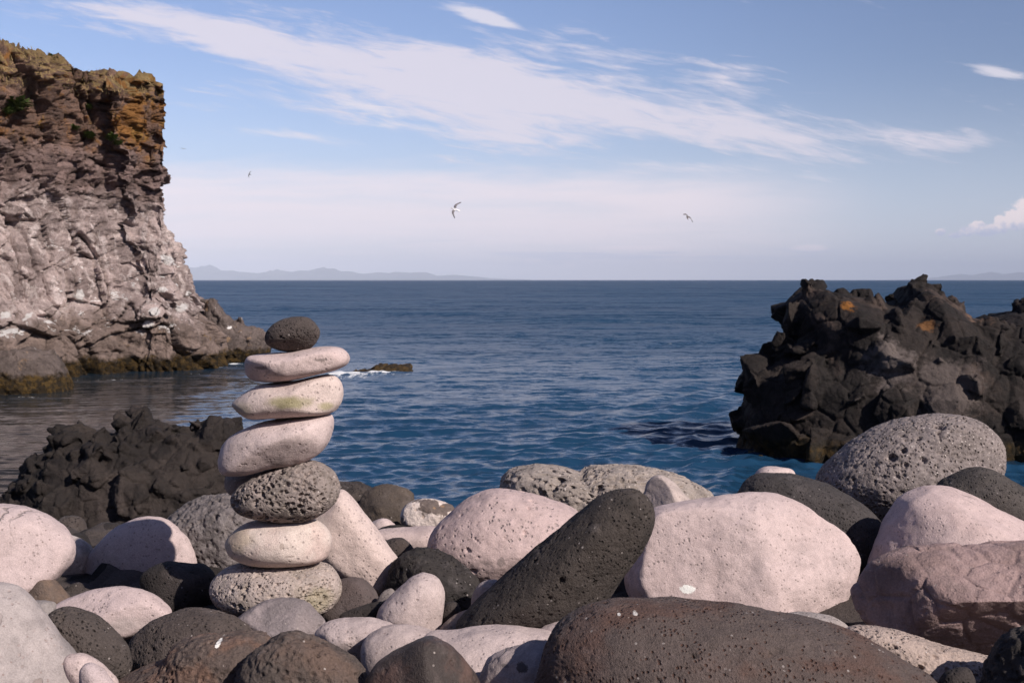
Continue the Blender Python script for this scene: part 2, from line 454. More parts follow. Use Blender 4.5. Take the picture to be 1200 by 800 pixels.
stone('L9', 'boulder', 'boulder', 'dark brown smooth boulder below the white lozenge stone', 2.98,
      m_dark((0.105, 0.082, 0.076), (0.08, 0.062, 0.058), pit=130, pit_depth=0.003), [(148, 766), (158, 743), (180, 726), (212, 716), (245, 718), (274, 726), (296, 742), (290, 775), (250, 800), (190, 805), (158, 794)], 0.9, nf=5,
      level=7, hole=[(90, .002, .006, .9)], grit=(.012, .0014, .012, .0015))
stone('L10', 'rock', 'rock', 'rusty brown rough rock with one white spot, at the bottom edge', 2.66,
      m_rock((0.10, 0.074, 0.066), (0.145, 0.088, 0.068), patch=10, pit_cover=0.5, grain=0.5),
      [(135, 800), (165, 786), (192, 776), (206, 755), (232, 746), (290, 742), (316, 752), (322, 790), (290, 830), (200, 850), (140, 830)], 0.9, level=7, rough=1.8, hole=[(300, .002, .006, 1.1)], grit=(.03, .006, .012, .002))
stone('L11', 'stone', 'stone', 'angular lavender grey stone in front of the stack', 3.06,
      m_rock((0.26, 0.215, 0.22), (0.19, 0.16, 0.165), patch=12, pit_cover=0.1), [(272, 742), (276, 727), (300, 710), (322, 703), (342, 703), (358, 708), (374, 723), (382, 733), (372, 750), (340, 762), (300, 762), (278, 754)], 0.85,
      facets=((0.0, -0.7, 0.7, 0.7, 0.03), (0.75, -0.6, 0.2, 0.75, 0.03), (-0.5, -0.8, 0.0, 0.8, 0.03)), power=0.8, grit=(.03, .003, .02, 0))
stone('L12', 'boulder', 'boulder', 'dark brown wrinkled boulder at the bottom edge below the stack', 2.55,
      m_rock((0.082, 0.064, 0.058), (0.118, 0.080, 0.066), patch=7, pit_cover=0.4, grain=0.45), [(272, 810), (288, 774), (310, 756), (336, 745), (371, 751), (400, 766), (424, 788), (434, 820), (410, 850), (330, 860), (280, 845)], 0.9, rough=1.6, level=7, hole=[(260, .002, .006, 1.0)], grit=(.035, .007, .014, .002))
stone('L13', 'stone', 'stone', 'cream stone half hidden behind the small white knob at the lower left', 2.62,
      m_white(), [(76, 775), (90, 766), (105, 770), (122, 783), (138, 802), (130, 830), (95, 830)], 0.8, level=5)
stone('L13b', 'stone', 'stone', 'small white knobbly stone at the bottom edge beside the pale corner boulder', 2.5,
      m_white((0.5, 0.42, 0.42)), [(94, 800), (95, 783), (102, 777), (112, 779), (124, 790), (134, 806), (125, 830), (100, 830)], 0.8, level=5, rough=1.6)
stone('L14', 'boulder', 'boulder', 'rough dark grey lava boulder standing behind the stack', 4.1,
      m_rock((0.17, 0.145, 0.145), (0.10, 0.085, 0.085), patch=14, pit=45, pit_depth=0.006, pit_cover=0.5, grain=0.5),
      [(190, 625), (197, 603), (216, 589), (242, 580), (272, 578), (300, 590), (314, 620), (305, 665), (270, 690), (235, 688), (208, 668)], 0.9, level=7, rough=2.0, hole=[(350, .003, .010, 1.1)], grit=(.035, .007, .022, .007))
for key, poly, Y, lab in (
        ('D1', [(45, 660), (52, 622), (66, 616), (90, 624), (118, 640), (128, 660), (100, 680), (60, 680)], 4.5, 'sloping dark brown stone behind the veined white boulder'),
        ('D2', [(66, 625), (70, 608), (84, 604), (97, 610), (101, 628), (85, 640)], 4.9, 'dark blocky stone at the foot of the left lava outcrop'),
        ('D3', [(106, 630), (112, 616), (124, 611), (134, 618), (138, 634), (122, 645)], 4.8, 'small dark stone just above the white disc, by the left outcrop')):
    stone(key, 'stone', 'stone', lab, Y, m_dark((0.085, 0.066, 0.06), (0.06, 0.048, 0.044)), poly, 0.9, level=5, rough=1.5)

# ================================================================== MIDDLE OF THE BEACH
stone('M1', 'boulder', 'boulder', 'long white tilted boulder leaning behind the right side of the stack', 3.62,
      m_white((0.60, 0.495, 0.46), (0.56, 0.455, 0.42), crack=0.0, stains=((-0.10, -0.1, 0.07, 0.06, 0.2, 0.035, (0.30, 0.255, 0.24), 0.7),)),
      [(380, 590), (396, 575), (409, 582), (424, 600), (442, 622), (458, 645), (467, 658), (462, 678), (451, 693), (432, 688), (402, 672), (380, 655), (360, 630), (362, 605)], 0.8, lean=0.15, nf=2)
stone('M2', 'stone', 'stone', 'smooth dark mauve stone right of the stack base', 3.36,
      m_dark((0.13, 0.098, 0.095), (0.11, 0.085, 0.083), pit=160, pit_depth=0.001, pit_cover=0.2, grain=0.2), [(372, 715), (384, 693), (400, 679), (416, 677), (433, 684), (443, 698), (442, 712), (420, 730), (385, 732)], 0.9)
stone('M2b', 'stone', 'stone', 'small black stone in the gap left of the white egg shaped pebble', 3.22, m_dark(), [(398, 722), (418, 712), (440, 706), (452, 708), (450, 726), (420, 734)], 0.9, level=5)
stone('M3a', 'rock', 'rock', 'low black shore rock nearest the stack, at the water', 5.2, m_dark((0.075, 0.058, 0.052), (0.05, 0.04, 0.037)), [(380, 600), (386, 568), (402, 565), (420, 566), (436, 572), (446, 590), (438, 625), (395, 630)], 0.9, rough=1.8, nf=5)
stone('M3b', 'rock', 'rock', 'black rounded shore rock with a brown top, at the water', 5.0, m_rock((0.075, 0.058, 0.05), (0.1, 0.075, 0.06), crack=0.1), [(418, 605), (424, 580), (438, 570), (460, 567), (478, 574), (486, 590), (478, 625), (450, 640), (425, 632)], 0.9, rough=1.8, nf=5)
stone('M4', 'stone', 'stone', 'white and brown mottled stone at the water edge left of the big white egg boulder', 4.75,
      stone_mat((0.60, 0.50, 0.46), (0.13, 0.10, 0.09), patch=9, patch_w=(0.53, 0.58), grain=0.4, grain_scale=90, relief=0.01, pit=40, pit_cover=0.3, pit_col=(0.3, 0.19, 0.12)),
      [(470, 612), (471, 598), (480, 589), (498, 585), (517, 587), (533, 597), (530, 615), (508, 632), (482, 630)], 0.9, rough=2.0, nf=5, soft=0.04)
stone('M5', 'stone', 'stone', 'small round white stone above the white slab in the gap', 4.5, m_white(), [(432, 618), (439, 610), (449, 607), (459, 611), (466, 622), (455, 636), (440, 634)], 0.9, level=5)
stone('M6', 'stone', 'stone', 'flat cream slab left of the white egg boulder', 4.25, m_white((0.58, 0.47, 0.44)), [(436, 632), (440, 622), (465, 619), (507, 617), (522, 622), (520, 642), (490, 652), (455, 650)], 0.9, level=5)
stone('M7', 'stone', 'stone', 'small round brown stone in front of the cream slab', 3.98, m_dark((0.095, 0.075, 0.07), (0.08, 0.06, 0.055), pit_depth=.002), [(446, 642), (454, 633), (466, 630), (477, 634), (487, 648), (485, 668), (462, 672), (450, 660)], 0.9, level=5)
stone('M8', 'rock', 'rock', 'jagged black rock in shade under the white egg boulder', 3.5, m_dark((0.05, 0.042, 0.04), (0.035, 0.03, 0.03)),
      [(452, 690), (455, 672), (468, 654), (490, 643), (512, 645), (540, 662), (562, 688), (556, 715), (520, 725), (480, 722), (456, 706)], 0.9, rough=2.0, grit=(.03, .006, .02, 0))
stone('M9', 'stone', 'stone', 'smooth upright white egg shaped pebble in the middle of the beach', 3.14,
      m_white((0.53, 0.445, 0.43), (0.49, 0.405, 0.39), crack=0.25), [(442, 723), (450, 707), (474, 684), (486, 676), (497, 674), (513, 680), (521, 698), (518, 728), (511, 744), (486, 746), (456, 734)], 0.95, lean=0.15, nf=2)
stone('M9b', 'stone', 'stone', 'small grey stone between the white egg pebble and the tilted white boulder', 3.3, m_rock((0.25, 0.21, 0.2), (0.2, 0.17, 0.165)), [(438, 712), (448, 694), (460, 690), (466, 704), (456, 720), (443, 722)], 0.9, level=5)
stone('M10', 'boulder', 'boulder', 'big pitted pinkish egg shaped boulder left of the dark leaning stone', 3.78,
      m_white((0.55, 0.43, 0.415), (0.50, 0.39, 0.375), pit=75, pit_cover=0.3, pit_depth=0.004, crack=0.25),
      [(501, 645), (505, 627), (522, 608), (546, 588), (578, 577), (615, 579), (646, 588), (680, 603), (694, 630), (670, 660), (620, 678), (580, 684), (550, 680), (522, 667), (506, 657)], 0.95, lean=0.25, level=7,
      hole=[(70, .003, .008, .7)], nf=2)
stone('M11', 'boulder', 'boulder', 'long dark rough stone leaning diagonally against the big white boulder', 3.02,
      m_dark((0.072, 0.058, 0.053), (0.05, 0.041, 0.038)), [(534, 735), (546, 718), (582, 683), (615, 655), (650, 625), (682, 600), (706, 581), (730, 573), (748, 575), (763, 591), (766, 611), (757, 635), (738, 663), (700, 711), (680, 728), (640, 743), (590, 749), (550, 747)],
      0.85, level=7, nf=1, hole=[(160, .003, .008, .9)], grit=(.009, .0026, .010, .002))
stone('M12', 'stone', 'stone', 'small grey round stone under the egg boulder, left of the leaning dark stone', 3.2, m_rock((0.34, 0.28, 0.275), (0.28, 0.235, 0.23)), [(552, 710), (556, 692), (566, 682), (582, 680), (594, 690), (585, 715), (564, 724)], 0.9, level=5)
stone('M13', 'stone', 'stone', 'small tan stone at the lower end of the leaning dark stone', 3.08, m_rock((0.28, 0.215, 0.185), (0.22, 0.17, 0.15)), [(514, 744), (521, 730), (538, 718), (556, 716), (556, 740), (535, 752)], 0.9, level=5)
stone('M13b', 'stone', 'stone', 'small dark stone beside the white egg pebble, above the tan one', 3.2, m_dark(), [(516, 718), (524, 706), (535, 706), (541, 717), (534, 732), (520, 732)], 0.9, level=5)
stone('M14', 'stone', 'stone', 'white flattish stone right of the lavender grey stone', 2.96,
      m_white((0.53, 0.445, 0.43), (0.42, 0.35, 0.34), patch=8), [(368, 746), (377, 733), (392, 727), (414, 725), (438, 726), (464, 735), (470, 755), (440, 775), (405, 778), (378, 764)], 0.9, nf=5, soft=0.05)
stone('M15', 'boulder', 'boulder', 'grey white round ended stone behind the wet dark boulder', 2.84,
      m_white((0.46, 0.385, 0.37), (0.42, 0.35, 0.335)), [(423, 770), (426, 752), (442, 740), (464, 735), (500, 741), (528, 755), (530, 790), (490, 815), (450, 810), (430, 792)], 0.9, lean=0.2)
stone('M16', 'boulder', 'boulder', 'long low white boulder under the leaning dark stone', 2.80,
      m_white((0.52, 0.435, 0.42), (0.48, 0.40, 0.385)), [(488, 760), (500, 747), (518, 746), (555, 741), (594, 738), (620, 742), (650, 748), (660, 775), (630, 810), (570, 830), (520, 815), (495, 790)], 1.0, lean=0.25, nf=1)
stone('M16b', 'stone', 'stone', 'white stone peeping out between the leaning dark stone and the big reddish boulder', 2.88,
      m_white((0.53, 0.44, 0.425)), [(622, 750), (632, 738), (652, 729), (680, 728), (700, 745), (690, 775), (650, 785), (628, 772)], 0.9, level=5)
stone('M17', 'boulder', 'boulder', 'dark wet looking brown boulder at the bottom edge, left of centre', 2.48,
      m_rock((0.052, 0.040, 0.038), (0.11, 0.068, 0.058), patch=7, pit_cover=0.15, rough=0.5, grain=0.25), [(425, 812), (432, 792), (446, 775), (474, 758), (500, 748), (522, 755), (546, 776), (563, 799), (570, 835), (540, 865), (460, 865), (428, 840)], 0.95, facets=((0.6, -0.6, 0.5, 0.75, 0.05), (-0.5, -0.8, 0.3, 0.75, 0.05)))
stone('M18', 'stone', 'stone', 'grey white creased stone with a dark pit, left of the big reddish boulder', 2.56,
      m_white((0.42, 0.35, 0.34), (0.34, 0.285, 0.275), patch=10, crack=0.4), [(558, 812), (566, 782), (582, 766), (608, 757), (636, 752), (664, 765), (670, 800), (650, 840), (600, 850), (565, 838)], 0.9, rough=1.6)
stone('M19', 'boulder', 'boulder', 'huge dark reddish pitted boulder in the foreground at the bottom edge', 2.40,
      m_dark((0.118, 0.090, 0.084), (0.125, 0.076, 0.064), patch=5, pit=110, pit_col=(0.075, 0.032, 0.022), pit_cover=0.36, pit_depth=0.005, speck_amt=0.02),
      [(622, 830), (626, 797), (632, 772), (646, 746), (672, 726), (705, 715), (756, 712), (810, 715), (870, 721), (918, 729), (960, 736), (1000, 748), (1040, 765), (1075, 784), (1100, 802), (1125, 840), (1080, 880), (860, 900), (680, 885)], 0.7,
      lean=0.35, level=7, nf=1, hole=[(350, .002, .007, 1.1)], grit=(.010, .0016, .012, .0028))

# ================================================================== RIGHT SIDE OF THE BEACH
stone('R1', 'boulder', 'boulder', 'biggest smooth white boulder, with a white splash mark on its lower left', 3.60,
      m_white((0.57, 0.465, 0.45), (0.535, 0.43, 0.415), patch=3, crack=0.0, pit_cover=0.05),
      [(732, 682), (737, 656), (748, 625), (762, 602), (780, 593), (830, 583), (880, 577), (915, 578), (942, 586), (966, 605), (996, 627), (1008, 650), (1010, 670), (1003, 690), (986, 722), (945, 742), (850, 742), (780, 732), (744, 712)], 0.85, level=7, nf=0,
      facets=((-0.10, -0.93, 0.34, 0.57, 0.014), (0.42, -0.79, 0.44, 0.58, 0.016), (0.55, -0.8, -0.2, 0.74, 0.04), (0.15, -0.4, 0.9, 0.84, 0.05)))
stone('R2', 'boulder', 'boulder', 'dark smooth rounded boulder just right of the biggest white boulder', 4.05,
      m_dark((0.075, 0.064, 0.064), (0.058, 0.05, 0.05), pit_depth=0.004), [(860, 590), (870, 575), (880, 563), (900, 556), (936, 559), (975, 570), (1008, 588), (1027, 604), (1036, 622), (1034, 650), (1015, 672), (970, 668), (900, 640), (868, 612)], 0.9, lean=0.2, level=7,
      hole=[(120, .002, .006, 1.0)], nf=1, grit=(.010, .0016, .012, .002))
stone('R3', 'boulder', 'boulder', 'large grey egg shaped boulder covered in fine pores, highest on the right', 4.55,
      m_porous((0.235, 0.195, 0.19), (0.175, 0.145, 0.14), pit=75, pit_depth=0.007, pit_cover=0.55, grain=0.6, grain_scale=110, speck_amt=0.09),
      [(958, 568), (966, 552), (981, 536), (1003, 518), (1032, 501), (1068, 491), (1107, 486), (1141, 491), (1164, 508), (1172, 528), (1168, 556), (1148, 592), (1100, 618), (1045, 624), (1000, 610), (968, 588)], 0.95, level=7, nf=1,
      hole=[(120, .005, .011, 1.3), (26, .010, .020, 1.1)], grit=(.016, .004, .019, .007))
stone('R4', 'stone', 'stone', 'small white flat topped stone peeping over the dark rounded boulder', 4.5, m_white((0.58, 0.48, 0.46)), [(876, 575), (884, 558), (891, 550), (902, 547), (926, 549), (933, 556), (930, 575), (900, 585)], 0.9, level=5, power=0.8)
stone('R5', 'boulder', 'boulder', 'dark brown boulder at the right edge below the grey pored boulder', 4.15,
      m_dark((0.10, 0.085, 0.08), (0.07, 0.06, 0.057)), [(1092, 585), (1102, 568), (1119, 557), (1142, 549), (1165, 551), (1190, 566), (1225, 585), (1250, 615), (1225, 650), (1160, 650), (1110, 620)], 0.9, nf=3, grit=(.02, .003, .02, .003))
stone('R6', 'boulder', 'boulder', 'smooth pinkish white domed boulder at the right edge', 3.72,
      m_white((0.56, 0.445, 0.43), (0.50, 0.39, 0.375), crack=0.1), [(1018, 672), (1027, 646), (1036, 626), (1048, 605), (1063, 586), (1090, 574), (1122, 573), (1147, 581), (1200, 606), (1260, 638), (1275, 680), (1220, 705), (1120, 705), (1040, 692)], 0.9, lean=0.2, nf=1)
stone('R7', 'boulder', 'boulder', 'long mauve brown boulder with a ragged dark overhanging front, at the right edge', 3.02,
      m_rock((0.32, 0.222, 0.215), (0.225, 0.155, 0.148), patch=6, pit_cover=0.2, crack=0.25, relief=0.012), [(998, 705), (1004, 686), (1016, 667), (1036, 653), (1062, 644), (1110, 641), (1200, 636), (1290, 640), (1330, 690), (1310, 750), (1220, 776), (1160, 770), (1085, 757), (1020, 738)], 0.8, level=7, rough=1.0, nf=0,
      facets=((0.02, -0.76, -0.65, 0.50, 0.025), (0.0, -0.5, 0.86, 0.72, 0.06), (-0.75, -0.62, 0.1, 0.75, 0.06)), lump=0.05, grit=(.05, .003, .02, 0))
stone('R8a', 'stone', 'stone', 'grey gritty stone below the biggest white boulder', 3.0, m_porous((0.36, 0.31, 0.3), (0.28, 0.24, 0.235)), [(880, 740), (895, 724), (920, 720), (950, 719), (978, 723), (1000, 738), (1008, 760), (970, 780), (910, 770)], 0.8)
stone('R8b', 'boulder', 'boulder', 'flat tan boulder with two round holes, under the mauve overhanging boulder', 2.74,
      m_porous((0.40, 0.31, 0.275), (0.31, 0.24, 0.215)), [(975, 765), (985, 745), (1004, 735), (1034, 737), (1080, 748), (1115, 760), (1150, 768), (1185, 780), (1190, 810), (1150, 840), (1060, 840), (1000, 805)], 0.8, level=7,
      hole=[(240, .003, .007, 1.2), (4, .012, .016, 1.3)], grit=(.014, .003, .013, .003))
stone('R8c', 'stone', 'stone', 'small dark stone at the bottom edge right of the tan holed boulder', 2.45, m_dark(), [(1100, 806), (1106, 792), (1116, 785), (1136, 783), (1142, 800), (1134, 825), (1108, 825)], 0.9, level=5)
stone('R9', 'boulder', 'boulder', 'black craggy boulder in the lower right corner', 2.52, m_dark((0.075, 0.062, 0.058), (0.05, 0.042, 0.04), pit=60, pit_depth=0.008), [(1158, 800), (1164, 776), (1178, 752), (1202, 739), (1250, 736), (1285, 770), (1275, 840), (1210, 860), (1165, 840)], 0.9, rough=2.2, hole=[(300, .003, .008, 1.2)], grit=(.03, .008, .02, .004))
stone('R10', 'boulder', 'boulder', 'long low grey pored boulder behind the dark leaning stone, against the sea', 4.75,
      m_porous((0.33, 0.275, 0.25), (0.24, 0.2, 0.18), pit=60, pit_depth=0.008, pit_cover=0.4, speck_amt=0.09),
      [(584, 585), (585, 573), (590, 558), (603, 549), (629, 546), (660, 549), (677, 555), (684, 553), (695, 548), (725, 547), (758, 549), (794, 557), (824, 571), (838, 585), (815, 608), (740, 618), (650, 616), (600, 604)], 1.1, level=7, rough=1.6, nf=0,
      hole=[(420, .005, .011, 1.3), (40, .011, .022, 1.3)], lump=0.05, grit=(.03, .006, .028, .010))
stone('R11', 'stone', 'stone', 'white wedge stone behind the tip of the dark leaning stone', 4.25, m_white((0.53, 0.45, 0.42), (0.4, 0.34, 0.32)), [(746, 600), (754, 580), (760, 564), (772, 557), (788, 564), (802, 578), (814, 592), (808, 612), (765, 616)], 0.9, facets=((-0.6, -0.75, 0.2, 0.6, 0.04),), nf=1)

mark('R1', 804, 687, 9, 5, (0.85, 0.83, 0.80)); mark('R1', 858, 709, 7, 3, (0.20, 0.16, 0.15), .7); mark('R1', 835, 712, 5, 2, (0.25, 0.2, 0.19), .6)
mark('M19', 742, 716, 3, 1.2, (0.6, 0.56, 0.54)); mark('M19', 724, 716, 2.2, .9, (0.6, 0.56, 0.54))
mark('L10', 254, 751, 3.0, 3.0, (0.75, 0.72, 0.70))
mark('M18', 612, 778, 7, 6, (0.06, 0.05, 0.05), .85); mark('M18', 590, 776, 5, 2, (0.12, 0.1, 0.1), .7)  # the dark pit of this stone is only painted on as colour
mark('M10', 587, 656, 5, 6, (0.19, 0.15, 0.145), .7); mark('M10', 566, 660, 10, 2.5, (0.30, 0.23, 0.22), .6)
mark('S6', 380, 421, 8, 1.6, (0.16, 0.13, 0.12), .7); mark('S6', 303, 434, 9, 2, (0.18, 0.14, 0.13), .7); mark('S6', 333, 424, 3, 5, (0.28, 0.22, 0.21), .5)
mark('S2', 333, 638, 3, 4, (0.30, 0.23, 0.20), .6); mark('S2', 342, 655, 6, 1.4, (0.25, 0.19, 0.17), .6)

# ================================================================== LAVA OUTCROPS
def chunk_np(rng, c, s, aniso=(1, .85, .7)):
    """an angular block: convex hull of random points"""
    bm = bmesh.new()
    q = rng.normal(size=(11, 3)); q /= np.linalg.norm(q, axis=1)[:, None]
    q *= (0.8 + 0.2 * rng.rand(11, 1)) * np.array(aniso)
    A, _ = np.linalg.qr(rng.normal(size=(3, 3)))
    q = q @ A.T * s + c
    for p in q: bm.verts.new(p)
    bmesh.ops.convex_hull(bm, input=bm.verts)
    loose = [v for v in bm.verts if not v.link_faces]
    for v in loose: bm.verts.remove(v)
    bmesh.ops.triangulate(bm, faces=bm.faces)
    bm.verts.index_update()
    V = np.array([v.co[:] for v in bm.verts]); Fc = np.array([[v.index for v in f.verts] for f in bm.faces], dtype=np.int32)
    bm.free()
    return V, Fc

def fuse(parts, voxel, smooth_it=0):
    """weld overlapping solids into one skin"""
    Vs, Fs, off = [], [], 0
    for V, Fc in parts:
        Vs.append(V); Fs.append(Fc + off); off += len(V)
    me = mesh_np('raw', np.concatenate(Vs), np.concatenate(Fs), False)
    o = bpy.data.objects.new('raw', me); COL.objects.link(o)
    md = o.modifiers.new('r', 'REMESH'); md.mode = 'VOXEL'; md.voxel_size = voxel
    if smooth_it:
        sm = o.modifiers.new('s', 'SMOOTH'); sm.factor = 0.5; sm.iterations = smooth_it
    dg = bpy.context.evaluated_depsgraph_get(); dg.update()
    out = bpy.data.meshes.new_from_object(o.evaluated_get(dg))
    bpy.data.objects.remove(o); bpy.data.meshes.remove(me)
    n = len(out.vertices)
    P = np.empty(n * 3, np.float32); out.vertices.foreach_get('co', P)
    N = np.empty(n * 3, np.float32); out.vertices.foreach_get('normal', N)
    return out, P.reshape(-1, 3).astype(float), N.reshape(-1, 3).astype(float)

def roughen(me, P, N, cell, amp, crack, fine, seed, squash=(1, 1, 1)):
    f1, f2, r, v = worley(P / cell * np.array(squash), seed)
    d = amp * ((r[:, 0] - 0.5) + 1.1 * ((v * (r[:, 1:4] - 0.5) * 2).sum(1))) - crack * sstep(0.10, 0.0, f2 - f1)
    f1, f2, r, v = worley(P / (cell * 0.36) * np.array(squash) + 9.1, seed + 5)
    d += 0.42 * amp * ((r[:, 0] - 0.5) + (v * (r[:, 1:4] - 0.5) * 2).sum(1)) - 0.35 * crack * sstep(0.08, 0.0, f2 - f1)
    d += fine * fbm(P / cell * 3.0, 4, seed + 11, 0.6)
    P = P + N * d[:, None]
    me.vertices.foreach_set('co', P.astype(np.float32).ravel())
    me.polygons.foreach_set('use_smooth', np.zeros(len(me.polygons), bool) | True)
    me.update()
    return P

def lava_mat(c1, c2, c3, lichen=(), weed_z=None, scale=1.0):
    m, g, b, P = material('lava')
    n = g.noise(P, 1.4 / scale, 6, 0.62, 0.5)
    n2 = g.noise(P, 16 / scale, 6, 0.7)
    col = g.mix(n.ss(0.40, 0.58), c1, c2)
    col = g.mix(g.noise(g.add(P, (5, 3, 1)), 0.9 / scale, 5, 0.6, 0.8).ss(0.56, 0.66), col, c3)
    d, c = g.voro(P, 4.0 / scale)
    r = g.sep(c)
    col = g.mix(1.0, col, g.gray((r[0] - 0.5) * 0.35 + (n2 - 0.5) * 1.1 + 1.0), 'MULTIPLY')
    for (cx, cy, cz, rad, sc, amt) in lichen:
        dd = g.dist(P, (cx, cy, cz)) * (1.0 / rad) + (g.noise(P, 2.2 / rad, 5, 0.7) - 0.5) * 2.2
        col = g.mix(dd.ss(1.0, 0.5) * amt, col, sc)
    if weed_z is not None:
        z = g.sep(P)[2] + (g.noise(P, 5, 4, 0.6) - 0.5) * 0.35
        col = g.mix(z.ss(weed_z + 0.12, weed_z - 0.1), col, g.mix(g.noise(P, 9, 3).ss(0.4, 0.65), (0.018, 0.013, 0.007), (0.055, 0.032, 0.010)))
    h = (n2 - 0.5) * 0.03 * scale + (g.noise(P, 60 / scale, 5, 0.7) - 0.5) * 0.012 * scale
    wire(g, b, col, 0.8, g.bump(h), 0.25)
    return m

def surface_chunks(V, Fc, rng, n, s0, s1, test, aniso=(1, .85, .7), sink=0.45):
    nr = np.zeros_like(V)
    fn = np.cross(V[Fc[:, 1]] - V[Fc[:, 0]], V[Fc[:, 2]] - V[Fc[:, 0]])
    for k in range(3): np.add.at(nr, Fc[:, k], fn)
    nr /= np.linalg.norm(nr, axis=1)[:, None] + 1e-12
    idx = np.where(test(V, nr))[0]
    out = []
    for _ in range(n):
        i = idx[rng.randint(len(idx))]
        s = s0 * (s1 / s0) ** (rng.rand() ** 1.4)
        out.append(chunk_np(rng, V[i] - nr[i] * s * sink, s, aniso))
    return out

# ---- right outcrop
def right_outcrop():
    rng = np.random.RandomState(12)
    Y = 18.6
    prof = [(866, 560), (857, 520), (856, 490), (864, 470), (862, 440), (874, 431), (892, 430), (900, 418), (916, 408), (920, 380), (919, 354), (934, 336), (950, 326),
            (970, 334), (1000, 340), (1024, 345), (1045, 352), (1062, 342), (1073, 326), (1094, 332), (1118, 350), (1140, 365), (1170, 369), (1200, 360), (1260, 365), (1320, 400), (1330, 560), (1100, 590)]
    C, V, Fc, size = body([(p[0] + (1055 - p[0]) * .06, p[1] + (450 - p[1]) * .07) for p in prof], Y, .95, 0.18, 0.8, 6)
    V = V + C
    parts = [(V, Fc)]
    front = lambda V, n: (n[:, 1] < 0.1) & (V[:, 2] > -0.3) & (V[:, 2] < 2.25)
    parts += surface_chunks(V, Fc, rng, 80, 0.32, 0.68, front, (1, .8, .65), sink=0.16)
    parts += surface_chunks(V, Fc, rng, 30, 0.12, 0.28, front, (1, .8, .65), sink=0)
    for (x, y, s, dy) in ((946, 345, .30, 0), (960, 342, .28, .1), (953, 334, .16, .1), (985, 350, .26, .1), (1012, 349, .26, .1), (1033, 356, .16, .1), (1043, 352, .15, .2), (1073, 344, .30, .2), (1080, 340, .34, .15), (1092, 350, .36, .1), (1104, 358, .3, .1),
                          (1128, 378, .3, 0), (1185, 368, .30, .1), (1200, 364, .3, .1), (1235, 372, .4, .1), (932, 375, .4, -.1), (926, 400, .4, -.2), (880, 452, .3, 0), (892, 450, .36, -.1), (874, 490, .42, 0), (872, 525, .4, 0)):
        parts.append(chunk_np(rng, at(x, y, Y + dy), s))
    me, P, N = fuse(parts, 0.020, 0)
    L = at(993, 352, Y - .8)
    O = at(1050, 540, Y)
    O[2] = 0
    P = roughen(me, P, N, 0.5, 0.02, 0.028, 0.016, 3)
    P = P - O
    me.vertices.foreach_set('co', P.astype(np.float32).ravel()); me.update()
    li = [(*(at(x, y, Y - d) - O), r, c, a) for x, y, d, r, c, a in
          ((993, 353, .9, .17, (0.24, 0.095, 0.02), .95), (973, 398, 1.2, .2, (0.16, 0.075, 0.04), .8), (1086, 380, 1.0, .16, (0.19, 0.085, 0.03), .8), (1150, 372, .7, .3, (0.17, 0.10, 0.07), .7), (980, 410, 1.4, .25, (0.13, 0.07, 0.04), .7),
           (1040, 420, 1.6, .45, (0.15, 0.12, 0.112), .75), (985, 448, 1.7, .3, (0.17, 0.138, 0.13), .75), (1110, 455, 1.7, .6, (0.115, 0.09, 0.083), .75), (1010, 468, 1.8, .2, (0.22, 0.18, 0.17), .7))]
    link('rock_outcrop', me, lava_mat((0.026, 0.019, 0.017), (0.015, 0.0115, 0.011), (0.062, 0.043, 0.036), li, weed_z=0.28),
         'tall black craggy lava outcrop with an orange lichen spot, standing in the sea', 'rock outcrop', loc=O)
right_outcrop()

# ---- left low outcrop
def left_outcrop():
    rng = np.random.RandomState(5)
    Y = 10.0
    prof = [(10, 660), (7, 600), (6, 562), (14, 540), (30, 528), (46, 510), (62, 500), (84, 497), (112, 500), (130, 494), (138, 484), (152, 480), (176, 486), (200, 492), (222, 490), (240, 494), (262, 488), (278, 496), (292, 530), (300, 600), (280, 680), (140, 700)]
    C, V, Fc, size = body([(p[0] + (165 - p[0]) * .12, p[1] + (590 - p[1]) * .14) for p in prof], Y, .9, 0.35, 0.8, 6)
    V = V + C
    parts = [(V, Fc)]
    front = lambda V, n: (n[:, 1] < 0.15) & (V[:, 2] > 0.35)
    round_ = (1, .9, .8)
    parts += surface_chunks(V, Fc, rng, 95, 0.12, 0.28, front, round_, 0.16)
    parts += surface_chunks(V, Fc, rng, 70, 0.05, 0.12, front, round_, -.1)
    for (x, y, s, dy) in ((142, 496, .12, 0), (158, 492, .14, 0), (90, 510, .12, 0), (66, 514, .10, 0), (228, 496, .08, .1), (262, 496, .10, .1), (250, 504, .1, 0), (40, 542, .14, 0)):
        parts.append(chunk_np(rng, at(x, y, Y + dy), s, round_))
    me, P, N = fuse(parts, 0.0115, 2)
    O = at(150, 600, Y); O[2] = 0
    P = roughen(me, P, N, 0.2, 0.014, 0.012, 0.007, 8) - O
    me.vertices.foreach_set('co', P.astype(np.float32).ravel()); me.update()
    li = [(*(at(x, y, Y - d) - O), r, c, a) for x, y, d, r, c, a in
          ((174, 572, .85, .07, (0.26, 0.15, 0.05), .7), (250, 570, .7, .06, (0.30, 0.15, 0.03), .8), (205, 566, .8, .05, (0.28, 0.2, 0.1), .6), (133, 500, .4, .06, (0.16, 0.09, 0.06), .7), (204, 500, .35, .08, (0.16, 0.13, 0.12), .6), (155, 480, .1, .05, (0.15, 0.08, 0.04), .7))]
    link('rock_outcrop', me, lava_mat((0.033, 0.025, 0.0225), (0.020, 0.0155, 0.0145), (0.046, 0.035, 0.032), li, scale=0.5),
         'low dark brown lumpy lava outcrop left of the stack, before the cliff', 'rock outcrop', loc=O)
left_outcrop()

